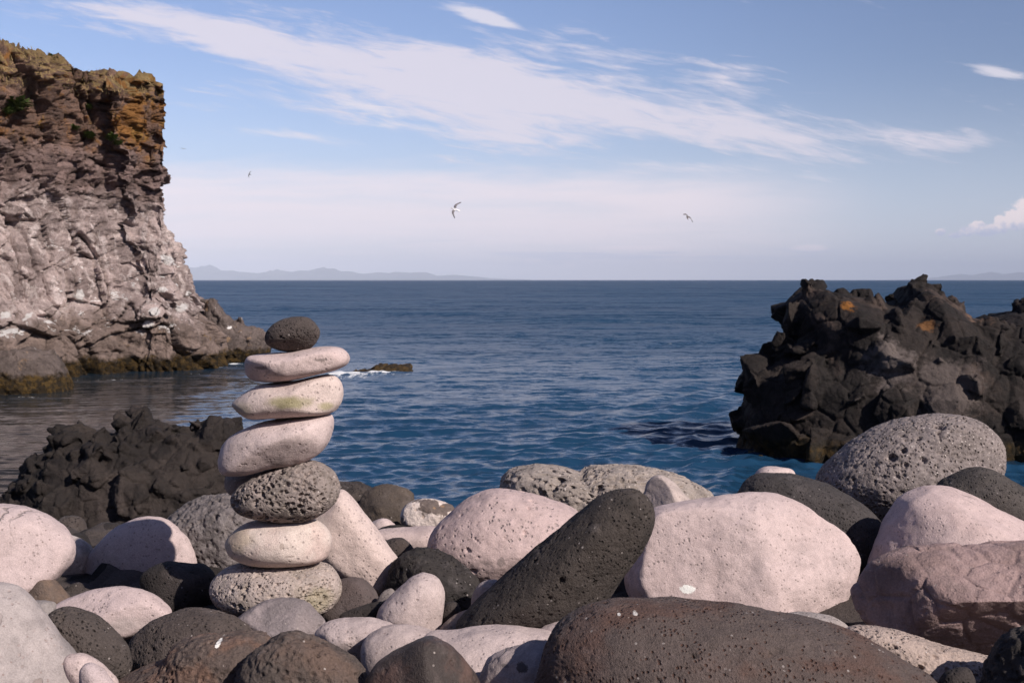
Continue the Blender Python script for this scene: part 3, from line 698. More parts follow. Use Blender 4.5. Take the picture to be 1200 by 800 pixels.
# ---- weedy reef awash
def reef():
    rng = np.random.RandomState(31)
    Y = 34.0
    parts = []
    for prof in ([(404, 446), (412, 440), (420, 434), (430, 433), (438, 437), (434, 446)], [(431, 444), (434, 433), (440, 428), (460, 428), (478, 428), (482, 433), (480, 444)]):
        C, V, Fc, size = body(prof, Y, 1.3, 0, .75, 5)
        parts.append((V + C, Fc))
    for (x, y, sx) in ((400, 439, .14), (417, 436, .16), (440, 431, .15), (452, 430, .15), (466, 430, .16)): parts.append(chunk_np(rng, at(x, y, Y - .1), sx, (1.15, 1, .7)))
    me, P, N = fuse(parts, 0.03, 2)
    O = at(440, 438, Y); O[2] = 0
    P = P - O
    P = P + N * (0.09 * fbm(P * 4, 4, 3, .6))[:, None]
    me.vertices.foreach_set('co', P.astype(np.float32).ravel()); me.polygons.foreach_set('use_smooth', np.ones(len(me.polygons), bool)); me.update()
    m, g, b, Q = material('weed')
    wire(g, b, g.mix(g.noise(Q, 6, 5, .7).ss(.4, .65), (0.022, 0.014, 0.006), (0.085, 0.05, 0.015)), 0.6, g.bump((g.noise(Q, 14, 5, .7) - .5) * .08))
    link('reef_rock', me, m, 'low brown weed covered reef rock with white wash, right of the stack', 'rock', loc=O)
reef()

# ================================================================== THE CLIFF
def cliff():
    base = [(-420, 14), (-260, 20), (-120, 25.5), (0, 30.2), (40, 31), (80, 31.8), (120, 32.6), (150, 33.0), (176, 33.0), (205, 33.3), (232, 34.0), (255, 35.4), (264, 37), (268, 39.5), (262, 44), (238, 52)]
    xy = np.array([((p - 600) / F * y, y) for p, y in base])
    # smooth polyline, even spacing
    seg = np.concatenate([[0], np.cumsum(np.linalg.norm(np.diff(xy, axis=0), axis=1))])
    L = seg[-1]
    s = np.arange(0, L, 0.03)
    # finer only where it faces the beach
    s = np.concatenate([np.arange(0, 11, 0.12), np.arange(11, min(L, 34), 0.028), np.arange(min(L, 34), L, 0.15)])
    X_ = np.interp(s, seg, xy[:, 0]); Y_ = np.interp(s, seg, xy[:, 1])
    for _ in range(60):
        X_[1:-1] = .5 * X_[1:-1] + .25 * (X_[2:] + X_[:-2]); Y_[1:-1] = .5 * Y_[1:-1] + .25 * (Y_[2:] + Y_[:-2])
    tx, ty = np.gradient(X_, s), np.gradient(Y_, s)
    ln = np.hypot(tx, ty); nx, ny = ty / ln, -tx / ln          # outward (towards the sea)
    TOP = 8.55
    z = np.concatenate([np.arange(-0.6, TOP, 0.026), np.full(70, TOP)])
    cap = np.concatenate([np.zeros(len(z) - 70), np.linspace(0.02, 1, 70) ** 1.3])
    inset = np.interp(z, [-1, 0, .54, 1.1, 1.4, 2.1, 3.7, 4.7, 6.2, 6.6, 8.0, 8.55], [-.25, 0, .2, .4, .75, 1.45, 1.9, 2.25, 2.35, 2.5, 2.5, 2.75])
    I = inset[:, None]
    lift = np.clip(cap * 5, 0, 1.0)[:, None] * 0.25
    GX = X_[None] - nx[None] * I; GY = Y_[None] - ny[None] * I
    GX = GX + (-17.0 - GX) * cap[:, None]; GY = GY + (42.0 - GY) * cap[:, None]      # the top closes over towards the land
    Z = np.broadcast_to(z[:, None], GX.shape) + lift
    # the rim is uneven
    rim = np.interp((X_ / Y_) * F + 600, [-300, 0, 18, 35, 60, 110, 140, 160, 180, 230], [0.4, 0.75, 1.0, 0.62, 0.48, 0.32, 0.12, -.08, -.3, -.4])
    Z = Z + rim[None] * sstep(6.5, 8.5, z)[:, None]
    shp = GX.shape
    P = np.stack([GX.ravel(), GY.ravel(), Z.ravel()], 1)
    N = np.stack([np.broadcast_to(nx[None], shp).ravel(), np.broadcast_to(ny[None], shp).ravel(), np.zeros(P.shape[0])], 1)
    capw = np.broadcast_to((cap > 0)[:, None], shp).ravel()
    N = np.where(capw[:, None], np.array([0, 0, 1.0]), N)
    zz = P[:, 2]
    hi = sstep(4.2, 5.4, zz)[:, None]             # bedded upper storey
    W = P + 0.12 * np.stack([fbm(P * .7, 3, 40), fbm(P * .7, 3, 50), fbm(P * .7, 3, 60)], 1)
    def cells(sc, seed, sq, tilt=0.0):
        Q = W * np.array(sq)
        if tilt: Q = Q + np.stack([Q[:, 2] * tilt, np.zeros(len(Q)), -Q[:, 0] * tilt], 1)
        f1, f2, r, v = worley(Q / sc, seed)
        return 1.25 * (r[:, 0] - .5) + tw * ((v * (r[:, 1:4] - .5) * 2).sum(1)), sstep(0.035, 0.0, f2 - f1)
    d = np.zeros(len(P)); h = hi[:, 0]
    tw = .55
    a, c = cells(1.9, 11, (1, 1, .8), .25); d += (.30 + .10 * (1 - h)) * a - .10 * c
    aU, cU = cells(.62, 2, (1, 1, 1.5)); aL, cL = cells(1.05, 3, (1.25, 1, .6), .5)
    d += h * (.30 * aU - .16 * cU) + (1 - h) * (.34 * aL - .12 * cL)
    aU, cU = cells(.27, 4, (1, 1, 1.7)); aL, cL = cells(.42, 5, (1.3, 1, .6), .6)
    d += h * (.12 * aU - .08 * cU) + (1 - h) * (.11 * aL - .05 * cL)
    aL, cL = cells(.12, 6, (1, 1, 1.4), .3); d += .03 * aL - .015 * cL
    bed = fbm(np.stack([P[:, 0] * .25, P[:, 1] * .25, zz * 3.2], 1), 3, 70)
    d += .14 * bed * sstep(3.4, 4.4, zz) * sstep(7.0, 5.8, zz)
    ca, sa = math.cos(R(58)), math.sin(R(58))
    q1 = P[:, 0] * ca + zz * sa; q2 = zz * ca - P[:, 0] * sa
    Qd = np.stack([q1 * 2.6, P[:, 1] * 1.2, q2 * .55], 1)
    d += (1 - h) * .13 * (.5 - 1.6 * np.abs(fbm(Qd, 3, 61)))            # slanting joints of the lower face
    Qv = np.stack([P[:, 0] * 1.5 + .3 * zz, P[:, 1] * .8, zz * .16], 1)
    v_ = np.abs(pnoise(Qv, 66))
    d -= .34 * sstep(.05, .0, v_) * sstep(-.1, .15, pnoise(P * .5 + 7, 67))   # upright fissures
    d += .05 * fbm(P * 3.5, 5, 80, .62)
    d += .2 * fbm(P * .35, 2, 95)
    # knobs along the rim
    f1, f2, r, v = worley(P * np.array((1.3, 1.3, 1.1)), 120)
    d += sstep(7.6, 8.3, zz) * (~capw) * .25 * (np.sqrt(np.clip(1 - f1 ** 2 * 1.6, 0, 1)) - .5)
    P = P + N * d[:, None]
    nz, ns = shp
    ii = np.arange(nz * ns).reshape(nz, ns)
    Fc = np.stack([ii[:-1, :-1].ravel(), ii[:-1, 1:].ravel(), ii[1:, 1:].ravel(), ii[1:, :-1].ravel()], 1).astype(np.int32)
    O = np.array((-10.0, 33.0, 0.0))
    me = mesh_np('cliff', P - O, Fc)
    # material
    m, g, b, Q = material('cliff')
    x, y, zc = g.sep(Q)
    wob = (g.noise(Q, .55, 5, .6, .5) - .5)
    zt = zc + wob * 3.0
    n2 = g.noise(Q, 3.2, 6, .68, .4); n3 = g.noise(Q, 18, 5, .7)
    pale = g.mix(g.noise(Q, 1.0, 6, .65, 1.0).ss(.42, .60), (0.49, 0.385, 0.368), (0.27, 0.208, 0.198))
    streak = g.noise(g.scale(g.add(Q, g.scale(g.noise(Q, .8, 3, .5, color=True), (1.2, 1.2, 1.2))), (3.5, 3.5, .6)), 1.0, 5, .62)
    pale = g.mix(streak.ss(.52, .64) * .75, pale, (0.70, 0.59, 0.57))
    mid = g.mix(n2.ss(.4, .62), (0.26, 0.18, 0.165), (0.16, 0.112, 0.103))
    top = g.mix(n2.ss(.38, .62), (0.22, 0.132, 0.098), (0.13, 0.084, 0.070))
    org = g.noise(g.add(Q, (3.1, 7.7, 1.2)), 1.1, 6, .68, .6)
    side = (x + wob * 4.0).ss(-3.0, 0.4) * (zc + wob * 3.0).ss(5.2, 7.0) * 0.15
    top = g.mix((org + side).ss(.56, .68), top, (0.27, 0.125, 0.040))
    top = g.mix((g.noise(g.add(Q, (8, 1, 4)), 1.7, 6, .7) + side * 0.5).ss(.59, .68), top, (0.30, 0.165, 0.05))
    low = g.mix(n2.ss(.4, .62), (0.27, 0.2, 0.175), (0.165, 0.122, 0.107))
    low = g.mix(g.noise(g.add(Q, (1, 4, 9)), 1.3, 5, .7).ss(.60, .68), low, (0.24, 0.155, 0.085))
    col = g.mix(zt.ss(4.6, 5.3), pale, mid)
    col = g.mix((zc + wob * 2.0).ss(6.0, 6.7), col, top)
    col = g.mix((zc + wob * 1.6).ss(1.9, 1.2), col, low)
    dry = g.mix(g.noise(Q, 9, 4, .7).ss(.35, .65), (0.30, 0.205, 0.095), (0.19, 0.13, 0.06))
    ge = g.n('ShaderNodeNewGeometry'); nzv = g.sep(X(g.nt, ge.outputs['True Normal']))[2]
    col = g.mix(((zc + wob * .8).ss(7.8, 8.2) * nzv.ss(.1, .6)).clamp(), col, dry)
    # bird lime on the ledges
    gu = g.noise(g.add(Q, (2, 2, 8)), 2.1, 4, .6)
    col = g.mix((gu + nzv * 0.12).ss(.70, .73) * zc.ss(.9, 1.3) * zc.ss(4.2, 3.0), col, (0.72, 0.68, 0.67))
    weed = g.mix(g.noise(Q, 7, 4).ss(.4, .65), (0.022, 0.015, 0.008), (0.07, 0.042, 0.014))
    col = g.mix((zc + (g.noise(Q, 2.5, 4, .6) - .5) * .6).ss(.55, .35), col, weed)
    d1, cc = g.voro(g.scale(Q, (1, 1, 1.5)), 2.6); rr = g.sep(cc)
    col = g.mix(1.0, col, g.gray((rr[0] - .5) * .4 + (n3 - .5) * .9 + (n2 - .5) * .5 + 1.0), 'MULTIPLY')
    hgt = (n3 - .5) * .10 + (g.noise(Q, 60, 4, .7) - .5) * .03
    wire(g, b, col, .88, g.bump(hgt), .2)
    o = link('cliff', me, m, 'tall brown and grey sea cliff on the left, orange lichen and dry grass on top', 'cliff', loc=O)
    return o, P, m, O, zz, capw
CLIFF, CLP, CLM, CLO, CLZ, CLC = cliff()
CLX, CLY = project(CLP)

# rock ledges running out from the foot of the cliff
def ledge(prof, Y, seed, k, n, s0, s1, extra, lab, vox=0.035, wz=0.4):
    rng = np.random.RandomState(seed)
    C, V, Fc, size = body(prof, Y, k, .2, .8, 5)
    V = V + C
    parts = [(V, Fc)] + surface_chunks(V, Fc, rng, n, s0, s1, lambda V, n_: (n_[:, 1] < .2) & (V[:, 2] > -.2), (1, .8, .5), .55)
    for (x, y, s, dy) in extra: parts.append(chunk_np(rng, at(x, y, Y + dy), s, (1, .7, .45)))
    me, P, N = fuse(parts, vox, 1)
    O = C.copy(); O[2] = 0
    P = roughen(me, P, N, .5, .05, .03, .02, seed) - O
    me.vertices.foreach_set('co', P.astype(np.float32).ravel()); me.update()
    m, g, b, Q = material('ledge')
    n1 = g.noise(Q, 1.6, 6, .65, .4); n3 = g.noise(Q, 14, 5, .7)
    col = g.mix(n1.ss(.4, .62), (0.155, 0.12, 0.11), (0.09, 0.07, 0.064))
    zc = g.sep(Q)[2]
    col = g.mix(g.noise(Q, 2.2, 5, .7).ss(.58, .66), col, (0.27, 0.175, 0.11))
    ge = g.n('ShaderNodeNewGeometry'); nzv = g.sep(X(g.nt, ge.outputs['True Normal']))
    col = g.mix((g.noise(g.add(Q, (3, 1, 1)), 2.0, 4, .6) + nzv[0] * .1).ss(.67, .70) * zc.ss(.8, 1.1), col, (0.72, 0.68, 0.67))
    col = g.mix((zc + (g.noise(Q, 3, 4, .6) - .5) * .5).ss(wz + .08, wz - .1), col, g.mix(g.noise(Q, 7, 4).ss(.4, .65), (0.022, 0.015, 0.008), (0.075, 0.045, 0.014)))
    col = g.mix(1.0, col, g.gray((n3 - .5) * 1.1 + 1.0), 'MULTIPLY')
    wire(g, b, col, .85, g.bump((n3 - .5) * .08), .2)
    link('rock_ledge', me, m, lab, 'rock ledge', 'rock ledges at the foot of the cliff', loc=O)
ledge([(236, 440), (240, 400), (238, 360), (246, 352), (256, 362), (266, 374), (280, 380), (300, 386), (313, 392), (316, 408), (310, 420), (270, 440)], 38.5, 21, .8, 40, .15, .5,
      ((247, 362, .5, -.3), (258, 372, .5, -.3), (266, 380, .5, -.4), (281, 380, .36, 0), (303, 390, .34, 0), (290, 392, .4, -.3), (240, 352, .3, 0)), 'jagged low rock ledge at the right foot of the cliff, beside the top stone')
ledge([(-60, 470), (-60, 412), (0, 412), (30, 408), (60, 416), (74, 436), (80, 462), (40, 475), (0, 478)], 28.2, 22, 1.0, 40, .15, .45, ((70, 440, .35, -.2), (20, 420, .4, -.5)), 'low brown banded rock ledge at the left foot of the cliff, at the picture edge')

# ---- plants on the cliff
def front_point(px, py):
    d = (CLX - px) ** 2 + (CLY - py) ** 2
    cand = np.where(d < 9)[0]
    if len(cand) == 0: cand = np.array([d.argmin()])
    return CLP[cand[CLP[cand][:, 1].argmin()]]

def lime():
    nt = CLM.node_tree; g = G(nt); b = nt.nodes['Principled BSDF']
    tc = g.n('ShaderNodeTexCoord'); P0 = X(nt, tc.outputs['Object'])
    col = X(nt, b.inputs['Base Color'].links[0].from_socket)
    nz = (g.noise(P0, 7.0, 4, .65) - .5) * 1.5
    for (px, py, rx, rz) in ((8, 367, .09, .11), (31, 368, .07, .16), (12, 384, .14, .09), (22, 386, .07, .05), (2, 391, .08, .07), (215, 358, .16, .20), (182, 363, .14, .13), (172, 378, .22, .10), (222, 346, .08, .10), (190, 340, .14, .1), (95, 345, .12, .2), (200, 300, .2, .25), (60, 375, .1, .06)):
        c = front_point(px, py) - CLO
        d = g.dist(g.scale(g.add(P0, tuple(-c)), (1 / rx, 1 / .5, 1 / rz)), (0, 0, 0)) + nz
        col = g.mix(d.ss(1.1, .7) * .9, col, (0.74, 0.70, 0.69))
    nt.links.new(col.k, b.inputs['Base Color'])
lime()

def leaf_tuft(name, rng, r, n, col1, col2, droop=.4, wid=.14):
    V, Fc = [], []
    for _ in range(n):
        a = rng.rand() * 2 * math.pi; e = rng.rand() * .9 + .1
        ln = r * (.5 + .6 * rng.rand()); w = ln * wid
        d = np.array((math.cos(a) * math.cos(e), math.sin(a) * math.cos(e), math.sin(e)))
        sd = np.cross(d, (0, 0, 1.0)); sd /= np.linalg.norm(sd) + 1e-9
        p0 = np.array((rng.normal() * r * .25, rng.normal() * r * .2, rng.normal() * r * .15)); p1 = p0 + d * ln * .6; p2 = p0 + d * ln - np.array((0, 0, droop * ln * .4))
        i = len(V)
        V += [p0 - sd * w * .4, p0 + sd * w * .4, p1 + sd * w, p1 - sd * w, p2]
        Fc += [(i, i + 1, i + 2), (i, i + 2, i + 3), (i + 3, i + 2, i + 4)]
    me = mesh_np(name, np.array(V), np.array(Fc, np.int32))
    m, g, b, Q = material(name)
    wire(g, b, g.mix(g.noise(Q, 14, 2).ss(.4, .6), col1, col2), .7)
    me.materials.append(m)
    return me

rngp = np.random.RandomState(3)
GREEN = ((0.055, 0.085, 0.022), (0.10, 0.125, 0.035))
for (px, py, r, lab) in ((22, 124, .42, 'largest green plant growing on the cliff near the left edge of the picture'),
                         (103, 162, .20, 'small green tuft on the ledge in the middle of the brown cliff band'),
                         (130, 165, .20, 'green tuft on the dark ledge right of the middle tuft'),
                         (104, 129, .17, 'tiny green tuft on the bare brown wall below the cliff top'),
                         (64, 70, .20, 'green tuft in the dry grass on the cliff top'),
                         (12, 130, .2, 'small green plant just left of the largest cliff plant'),
                         (90, 152, .13, 'tiniest green tuft, left of the ledge tuft on the cliff'),
                         (136, 167, .15, 'rightmost green tuft under the brown cliff band')):
    p = front_point(px, py)
    me = leaf_tuft('plant', rngp, r, 240, *GREEN, wid=.2)
    link('plant', me, None, lab, 'plant', 'green plants on the cliff', loc=p)

# dry grass along the rim
def rim_grass():
    rng = np.random.RandomState(9)
    sel = np.where((CLZ > 7.95) & (CLX > -40) & (CLX < 200))[0]
    V, Fc = [], []
    dens = fbm(CLP[sel] * 1.1, 3, 77)
    sel = sel[dens > 0.02]
    for i in sel[rng.randint(len(sel), size=9000)]:
        p = CLP[i] + rng.normal(size=3) * .03
        h = .05 + .16 * rng.rand() ** 2; a = rng.rand() * 6.28
        lean = np.array((rng.normal() * .45 - .15, rng.normal() * .35 - .2, 1)) * h
        w = .012
        sd = np.array((math.cos(a), math.sin(a), 0)) * w
        k = len(V)
        V += [p - sd, p + sd, p + lean]
        Fc.append((k, k + 1, k + 2))
    me = mesh_np('dry_grass', np.array(V) - CLO, np.array(Fc, np.int32))
    m, g, b, Q = material('dry_grass')
    wire(g, b, g.mix(g.noise(Q, 2.5, 4, .6).ss(.4, .62), (0.36, 0.255, 0.125), (0.24, 0.17, 0.075)), .8)
    link('dry_grass', me, m, 'dry yellow grass along the top of the cliff', 'grass', kind='stuff', loc=CLO)
rim_grass()

# ================================================================== GULLS
def gull_mesh(sweep):
    S, Fc = ico(3)
    parts = []
    def blob(c, s, ax=0.0):
        V = S * np.array(s)
        parts.append((V + np.array(c), Fc))
    blob((0, 0, 0), (.055, .19, .055)); blob((0, .15, .012), (.04, .07, .04)); blob((0, .225, .008), (.011, .035, .011))
    blob((0, -.20, 0), (.06, .09, .012))
    for sg in (1, -1):
        pts = [(0.02, .06, .03, .085), (.16, .10, .075, .08), (.27, .06, .07, .062), (.38, -.02 - sweep, .05, .042), (.47, -.11 - sweep, .03, .016)]
        for (a, b_) in zip(pts[:-1], pts[1:]):
            for t in np.linspace(0, 1, 7):
                q = [a[i] * (1 - t) + b_[i] * t for i in range(4)]
                V = S * np.array((.035, q[3], .014)) + np.array((sg * q[0], q[1] - q[3] * .5, q[2]))
                parts.append((V, Fc))
    me, P, N = fuse(parts, .010, 2)
    me.polygons.foreach_set('use_smooth', np.ones(len(me.polygons), bool))
    return me
def gull_mat(wing, bodyc):
    m, g, b, P = material('gull')
    x, y, z = g.sep(P)
    ax = x.abs()
    col = g.mix(ax.ss(.045, .075), bodyc, wing)
    col = g.mix(ax.ss(.37, .41), col, (0.03, 0.03, 0.032))
    col = g.mix(y.ss(.19, .2), col, (0.45, 0.32, 0.05))
    wire(g, b, col, .7)
    return m
gme = gull_mesh(0.03)
def gull(px, py, D, right, fwd, mat, lab):
    me = gme.copy(); me.materials.clear(); me.materials.append(mat)
    r = Vector(right).normalized(); f = Vector(fwd); f = (f - r * f.dot(r)).normalized(); u = r.cross(f)
    o = link('gull', me, None, lab, 'bird', 'gulls flying over the bay')
    M = Matrix((r, f, u)).transposed().to_4x4(); M.translation = Vector(at(px, py, D))
    o.matrix_world = M
gA, gB = gull_mat((0.20, 0.18, 0.19), (0.8, 0.78, 0.78)), gull_mat((0.10, 0.085, 0.085), (0.16, 0.14, 0.14))
gull(533.5, 245.5, 66, (.36, .2, .93), (-1, .1, .12), gA, 'white gull with grey wings banking on edge, above the middle of the sea')
gull(805.5, 254.5, 80, (.72, .45, -.50), (.3, .8, .3), gB, 'dark gull gliding with wings slanting down to the right, over the open sea')
gull(292.5, 204.5, 170, (.25, .2, .9), (-.8, .5, .1), gB, 'tiny distant gull, the nearer to the white gull of two specks by the cliff')
gull(214.5, 174.5, 190, (.9, .35, -.12), (.4, .9, .1), gB, 'tiny distant gull close beside the orange upper edge of the cliff')

# ================================================================== BEACH GROUND
def beach():
    xs = np.concatenate([np.linspace(-40, -6, 40)[:-1], np.arange(-6, 6, .03), np.linspace(6, 40, 40)])
    ys = np.concatenate([np.linspace(-34, 1.2, 60)[:-1], np.arange(1.2, 7, .03), np.linspace(7, 18, 40)])
    XX, YY = np.meshgrid(xs, ys)
    Zp = np.interp(YY, [-34, -18, -7, -2, 1.5, 2.2, 4.4, 5.2, 7.0, 9.0, 13, 18], [14.5, 10.5, 3.2, 1.7, 1.55, 1.60, 1.66, 1.50, .75, .1, -.8, -1.6])  # rises to an unseen bank behind the camera, added to cut sky light
    P = np.stack([XX.ravel(), YY.ravel(), np.zeros(XX.size)], 1)
    f1, f2, r, v = worley(P / .16, 4)
    b = np.sqrt(np.clip(1 - (f1 / .75) ** 2, 0, 1)) * .07 * (.5 + r[:, 0])
    f1, f2, r, v = worley(P / .06 + 3.3, 5)
    b = np.maximum(b, np.sqrt(np.clip(1 - (f1 / .75) ** 2, 0, 1)) * .028 + .02)
    P[:, 2] = Zp.ravel() + b - .06 + .03 * fbm(P * .8, 2, 3)
    ny, nx = XX.shape
    ii = np.arange(ny * nx).reshape(ny, nx)
    Fc = np.stack([ii[:-1, :-1].ravel(), ii[:-1, 1:].ravel(), ii[1:, 1:].ravel(), ii[1:, :-1].ravel()], 1).astype(np.int32)
    me = mesh_np('beach', P, Fc)
    m, g, bs, Q = material('beach')
    d, c = g.voro(Q, 6.25); rr = g.sep(c)
    col = g.mix(rr[0].ss(.2, .9), (0.028, 0.023, 0.022), (0.085, 0.068, 0.063))
    col = g.mix(1.0, col, g.gray((g.noise(Q, 120, 4, .7) - .5) * 1.2 + 1), 'MULTIPLY')
    wire(g, bs, col, .85, g.bump((g.noise(Q, 80, 4, .7) - .5) * .01), .2)
    link('beach', me, m, 'dark pebbly beach under the boulders', None, kind='structure')
beach()

# ================================================================== SEA
def sea():
    # rows get wider with distance; columns fan out, so the sheet is fine near the beach and reaches the horizon
    y = 3.5; ys = [-30, -10, 0, 2]
    while y < 43000:
        ys.append(y); y += min(max(.024, y * y / (CAM_H * F) * .62), y * .06)
    ys = np.array(ys)
    u = np.concatenate([np.linspace(-6, -.60, 30)[:-1], np.linspace(-.60, .60, 960), np.linspace(.60, 6, 30)[1:]])
    U, YY = np.meshgrid(u, ys)
    XX = U * (np.abs(YY) + 2.0)
    n = XX.size
    x, y = XX.ravel(), YY.ravel()
    sp = np.maximum(np.gradient(ys)[:, None] * np.ones_like(U), np.abs(YY) * 1.20 / 960 * np.ones_like(U)).ravel()
    rng = np.random.RandomState(17)
    z = np.zeros(n); dx = np.zeros(n); dy = np.zeros(n)
    # the cove in the lee of the cliff is calmer; gusts make patches
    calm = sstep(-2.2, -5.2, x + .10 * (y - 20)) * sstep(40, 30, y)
    gust = np.clip(.75 + 1.0 * fbm(np.stack([x / 14, y / 26, 0 * x], 1), 3, 5), .25, 1.5)
    amp = gust * (1 - .55 * calm)
    for i in range(72):
        lam = .20 * (26 / .20) ** (i / 71.0) * (0.9 + .2 * rng.rand())
        th = -math.pi / 2 + rng.normal() * (.62 if lam < 4 else .35) + .15
        kx, ky = math.cos(th) * 2 * math.pi / lam, math.sin(th) * 2 * math.pi / lam
        slope = .078 if lam < .8 else (.024 if lam < 1.6 else (.012 if lam < 3 else (.007 if lam < 6 else .004)))
        a = slope * lam / (2 * math.pi)
        act = np.where(sp * 3 < lam)[0]
        if not len(act): continue
        fade = sstep(1.0, .5, sp[act] * 3 / lam)
        ph = kx * x[act] + ky * y[act] + rng.rand() * 6.28
        am = a * fade * (amp[act] if lam < 6 else 1)
        z[act] += am * np.cos(ph)
        q = .7
        dx[act] -= q * am * math.cos(th) * np.sin(ph); dy[act] -= q * am * math.sin(th) * np.sin(ph)
    # gentle lee of the shore
    shore = sstep(4, 9, y)
    z *= .4 + .6 * shore
    # foam: wash on the reef, a thin line along the cliff, three far whitecaps
    foam = np.zeros(n)
    def spot(px, py, rx, ry, s):
        Yd = CAM_H * F / (py - 328); X0 = (px - 600) / F * Yd
        return s * np.exp(-(((x - X0) / rx) ** 2 + ((y - Yd) / ry) ** 2))
    for a in ((398, 440, .40, .55, 1.2), (409, 439.5, .35, .5, 1.2), (422, 441, .35, .45, .9), (437, 438.5, .22, .5, 1.1), (447, 438.5, .28, .3, .9), (462, 438, .35, .25, .6), (390, 440, .3, .4, .9), (428, 441, .3, .3, .75), (412, 443, 1.0, .5, .62), (440, 441, .9, .4, .6), (470, 440, .6, .3, .5), (385, 443, .6, .5, .6),
              (631, 341, 1.7, 8, 1.0), (747, 377, .25, .6, .8), (485, 357, .45, 1.2, .7), (786, 403, .2, .4, .6),
              (272, 428, .35, .5, .9), (262, 432, .5, .3, .55), (235, 440, .6, .25, .55), (190, 444, .9, .2, .5), (130, 446, 1.0, .2, .5), (100, 447, .8, .2, .5), (290, 420, .3, .5, .5), (30, 467, .5, .2, .5)):
        foam = np.maximum(foam, spot(*a))
    z += .06 * np.clip(foam, 0, 1) * (sp < .5) * (1 + .8 * fbm(np.stack([x * 3, y * 3, 0 * x], 1), 2, 9))
    P = np.stack([x + dx, y + dy, z], 1)
    ny, nx = XX.shape
    ii = np.arange(n).reshape(ny, nx)
    Fc = np.stack([ii[:-1, :-1].ravel(), ii[:-1, 1:].ravel(), ii[1:, 1:].ravel(), ii[1:, :-1].ravel()], 1).astype(np.int32)
    me = mesh_np('sea', P, Fc)
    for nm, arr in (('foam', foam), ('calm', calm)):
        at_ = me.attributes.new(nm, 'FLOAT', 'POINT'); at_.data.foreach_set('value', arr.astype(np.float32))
    m, g, b, Q = material('sea')
    def attr(nm):
        nd = g.n('ShaderNodeAttribute', attribute_name=nm); return X(g.nt, nd.outputs['Fac'])
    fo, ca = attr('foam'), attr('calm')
    # small ripples as slopes, so that far water keeps its rough look
    big = g.noise(g.scale(Q, (.012, .035, 1)), 1, 4, .6)
    a1 = g.sep(g.noise(g.scale(Q, (1.5, 3.4, 1)), 1.0, 3, .6, color=True))
    a2 = g.sep(g.noise(g.scale(Q, (6, 11, 1)), 1.0, 3, .6, color=True))
    k = (big.ss(.25, .75) * .5 + .6) * (1 - ca * .72)
    yy = g.sep(Q)[1]
    far = yy.ss(3.0, 75.0)
    a3 = g.sep(g.noise(g.scale(Q, (.35, .8, 1)), 1.0, 3, .6, color=True))
    a4 = g.sep(g.noise(g.scale(Q, (.07, .2, 1)), 1.0, 3, .65, color=True))
    a5 = g.sep(g.noise(g.scale(Q, (.014, .045, 1)), 1.0, 3, .65, color=True))
    fw = far * 1.9 + .95
    sx = ((a1[0] - .5) * .55 + (a2[0] - .5) * .55) * k * fw
    sy = (((a1[1] - .5) * 1.0 + (a2[1] - .5) * .85) * fw + ((a3[1] - .5) * 1.9 + (a4[1] - .5) * 1.5 + (a5[1] - .5) * 1.0) * far) * k
    ge = g.n('ShaderNodeNewGeometry')
    nn = g.n('ShaderNodeVectorMath', operation='NORMALIZE')
    g.nt.links.new(g.add(X(g.nt, ge.outputs['Normal']), g.comb(sx, sy, 0.0)).k, nn.inputs[0])
    nrm = X(g.nt, nn.outputs[0])
    deep = g.mix(g.noise(g.scale(Q, (.02, .05, 1)), 1, 3, .5).ss(.3, .7), (0.009, 0.037, 0.082), (0.012, 0.047, 0.098))
    deep = g.mix(ca * .8, deep, (0.020, 0.022, 0.022))  # murky cove; this colour also stands in for the cliff's reflection
    fn = g.noise(g.scale(Q, (3.0, 2.0, 3)), 2.2, 6, .72)
    f = (fo * 1.1 + (fn - .5) * 2.4).ss(.62, .86)
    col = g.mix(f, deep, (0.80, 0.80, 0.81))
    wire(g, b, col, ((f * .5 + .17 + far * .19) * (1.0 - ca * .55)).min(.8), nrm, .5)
    b.inputs['IOR'].default_value = 1.333
    g.put(far * -.24 + .36, b.inputs['Specular IOR Level'])
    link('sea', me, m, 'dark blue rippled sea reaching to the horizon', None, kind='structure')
sea()

# ================================================================== FAR MOUNTAINS
def mountains(name, prof, Y, lab, seed):
    px = np.linspace(prof[0][0], prof[-1][0], 420)
    hy = np.interp(px, [p[0] for p in prof], [p[1] for p in prof])
    H = (328 - hy) / F * Y
    D = np.linspace(-1, 1, 41)
    PX, DD = np.meshgrid((px - 600) / F * Y, D)
    P = np.stack([PX.ravel(), (Y + DD * 3000).ravel(), np.zeros(PX.size)], 1)
    rid = 1 - np.abs(fbm(P / 1500.0, 4, seed)) * 1.1
    sh = np.clip(1 - np.abs(DD), 0, 1).ravel() ** .8
    P[:, 2] = np.tile(H, 41) * sh * (.72 + .28 * rid) + np.tile(H, 41) * .32 * fbm(P / 620.0, 4, seed + 4, .6) * sh + (sh - 1) * 12 + CAM_H * .5
    ii = np.arange(PX.size).reshape(PX.shape)
    Fc = np.stack([ii[:-1, :-1].ravel(), ii[:-1, 1:].ravel(), ii[1:, 1:].ravel(), ii[1:, :-1].ravel()], 1).astype(np.int32)
    me = mesh_np(name, P, Fc)
    m, g, b, Q = material('mountain')
    wire(g, b, g.mix(g.noise(Q, .0012, 5, .6).ss(.4, .6), (0.06, 0.06, 0.055), (0.10, 0.09, 0.08)), .95)
    link(name, me, m, lab, None, kind='structure')
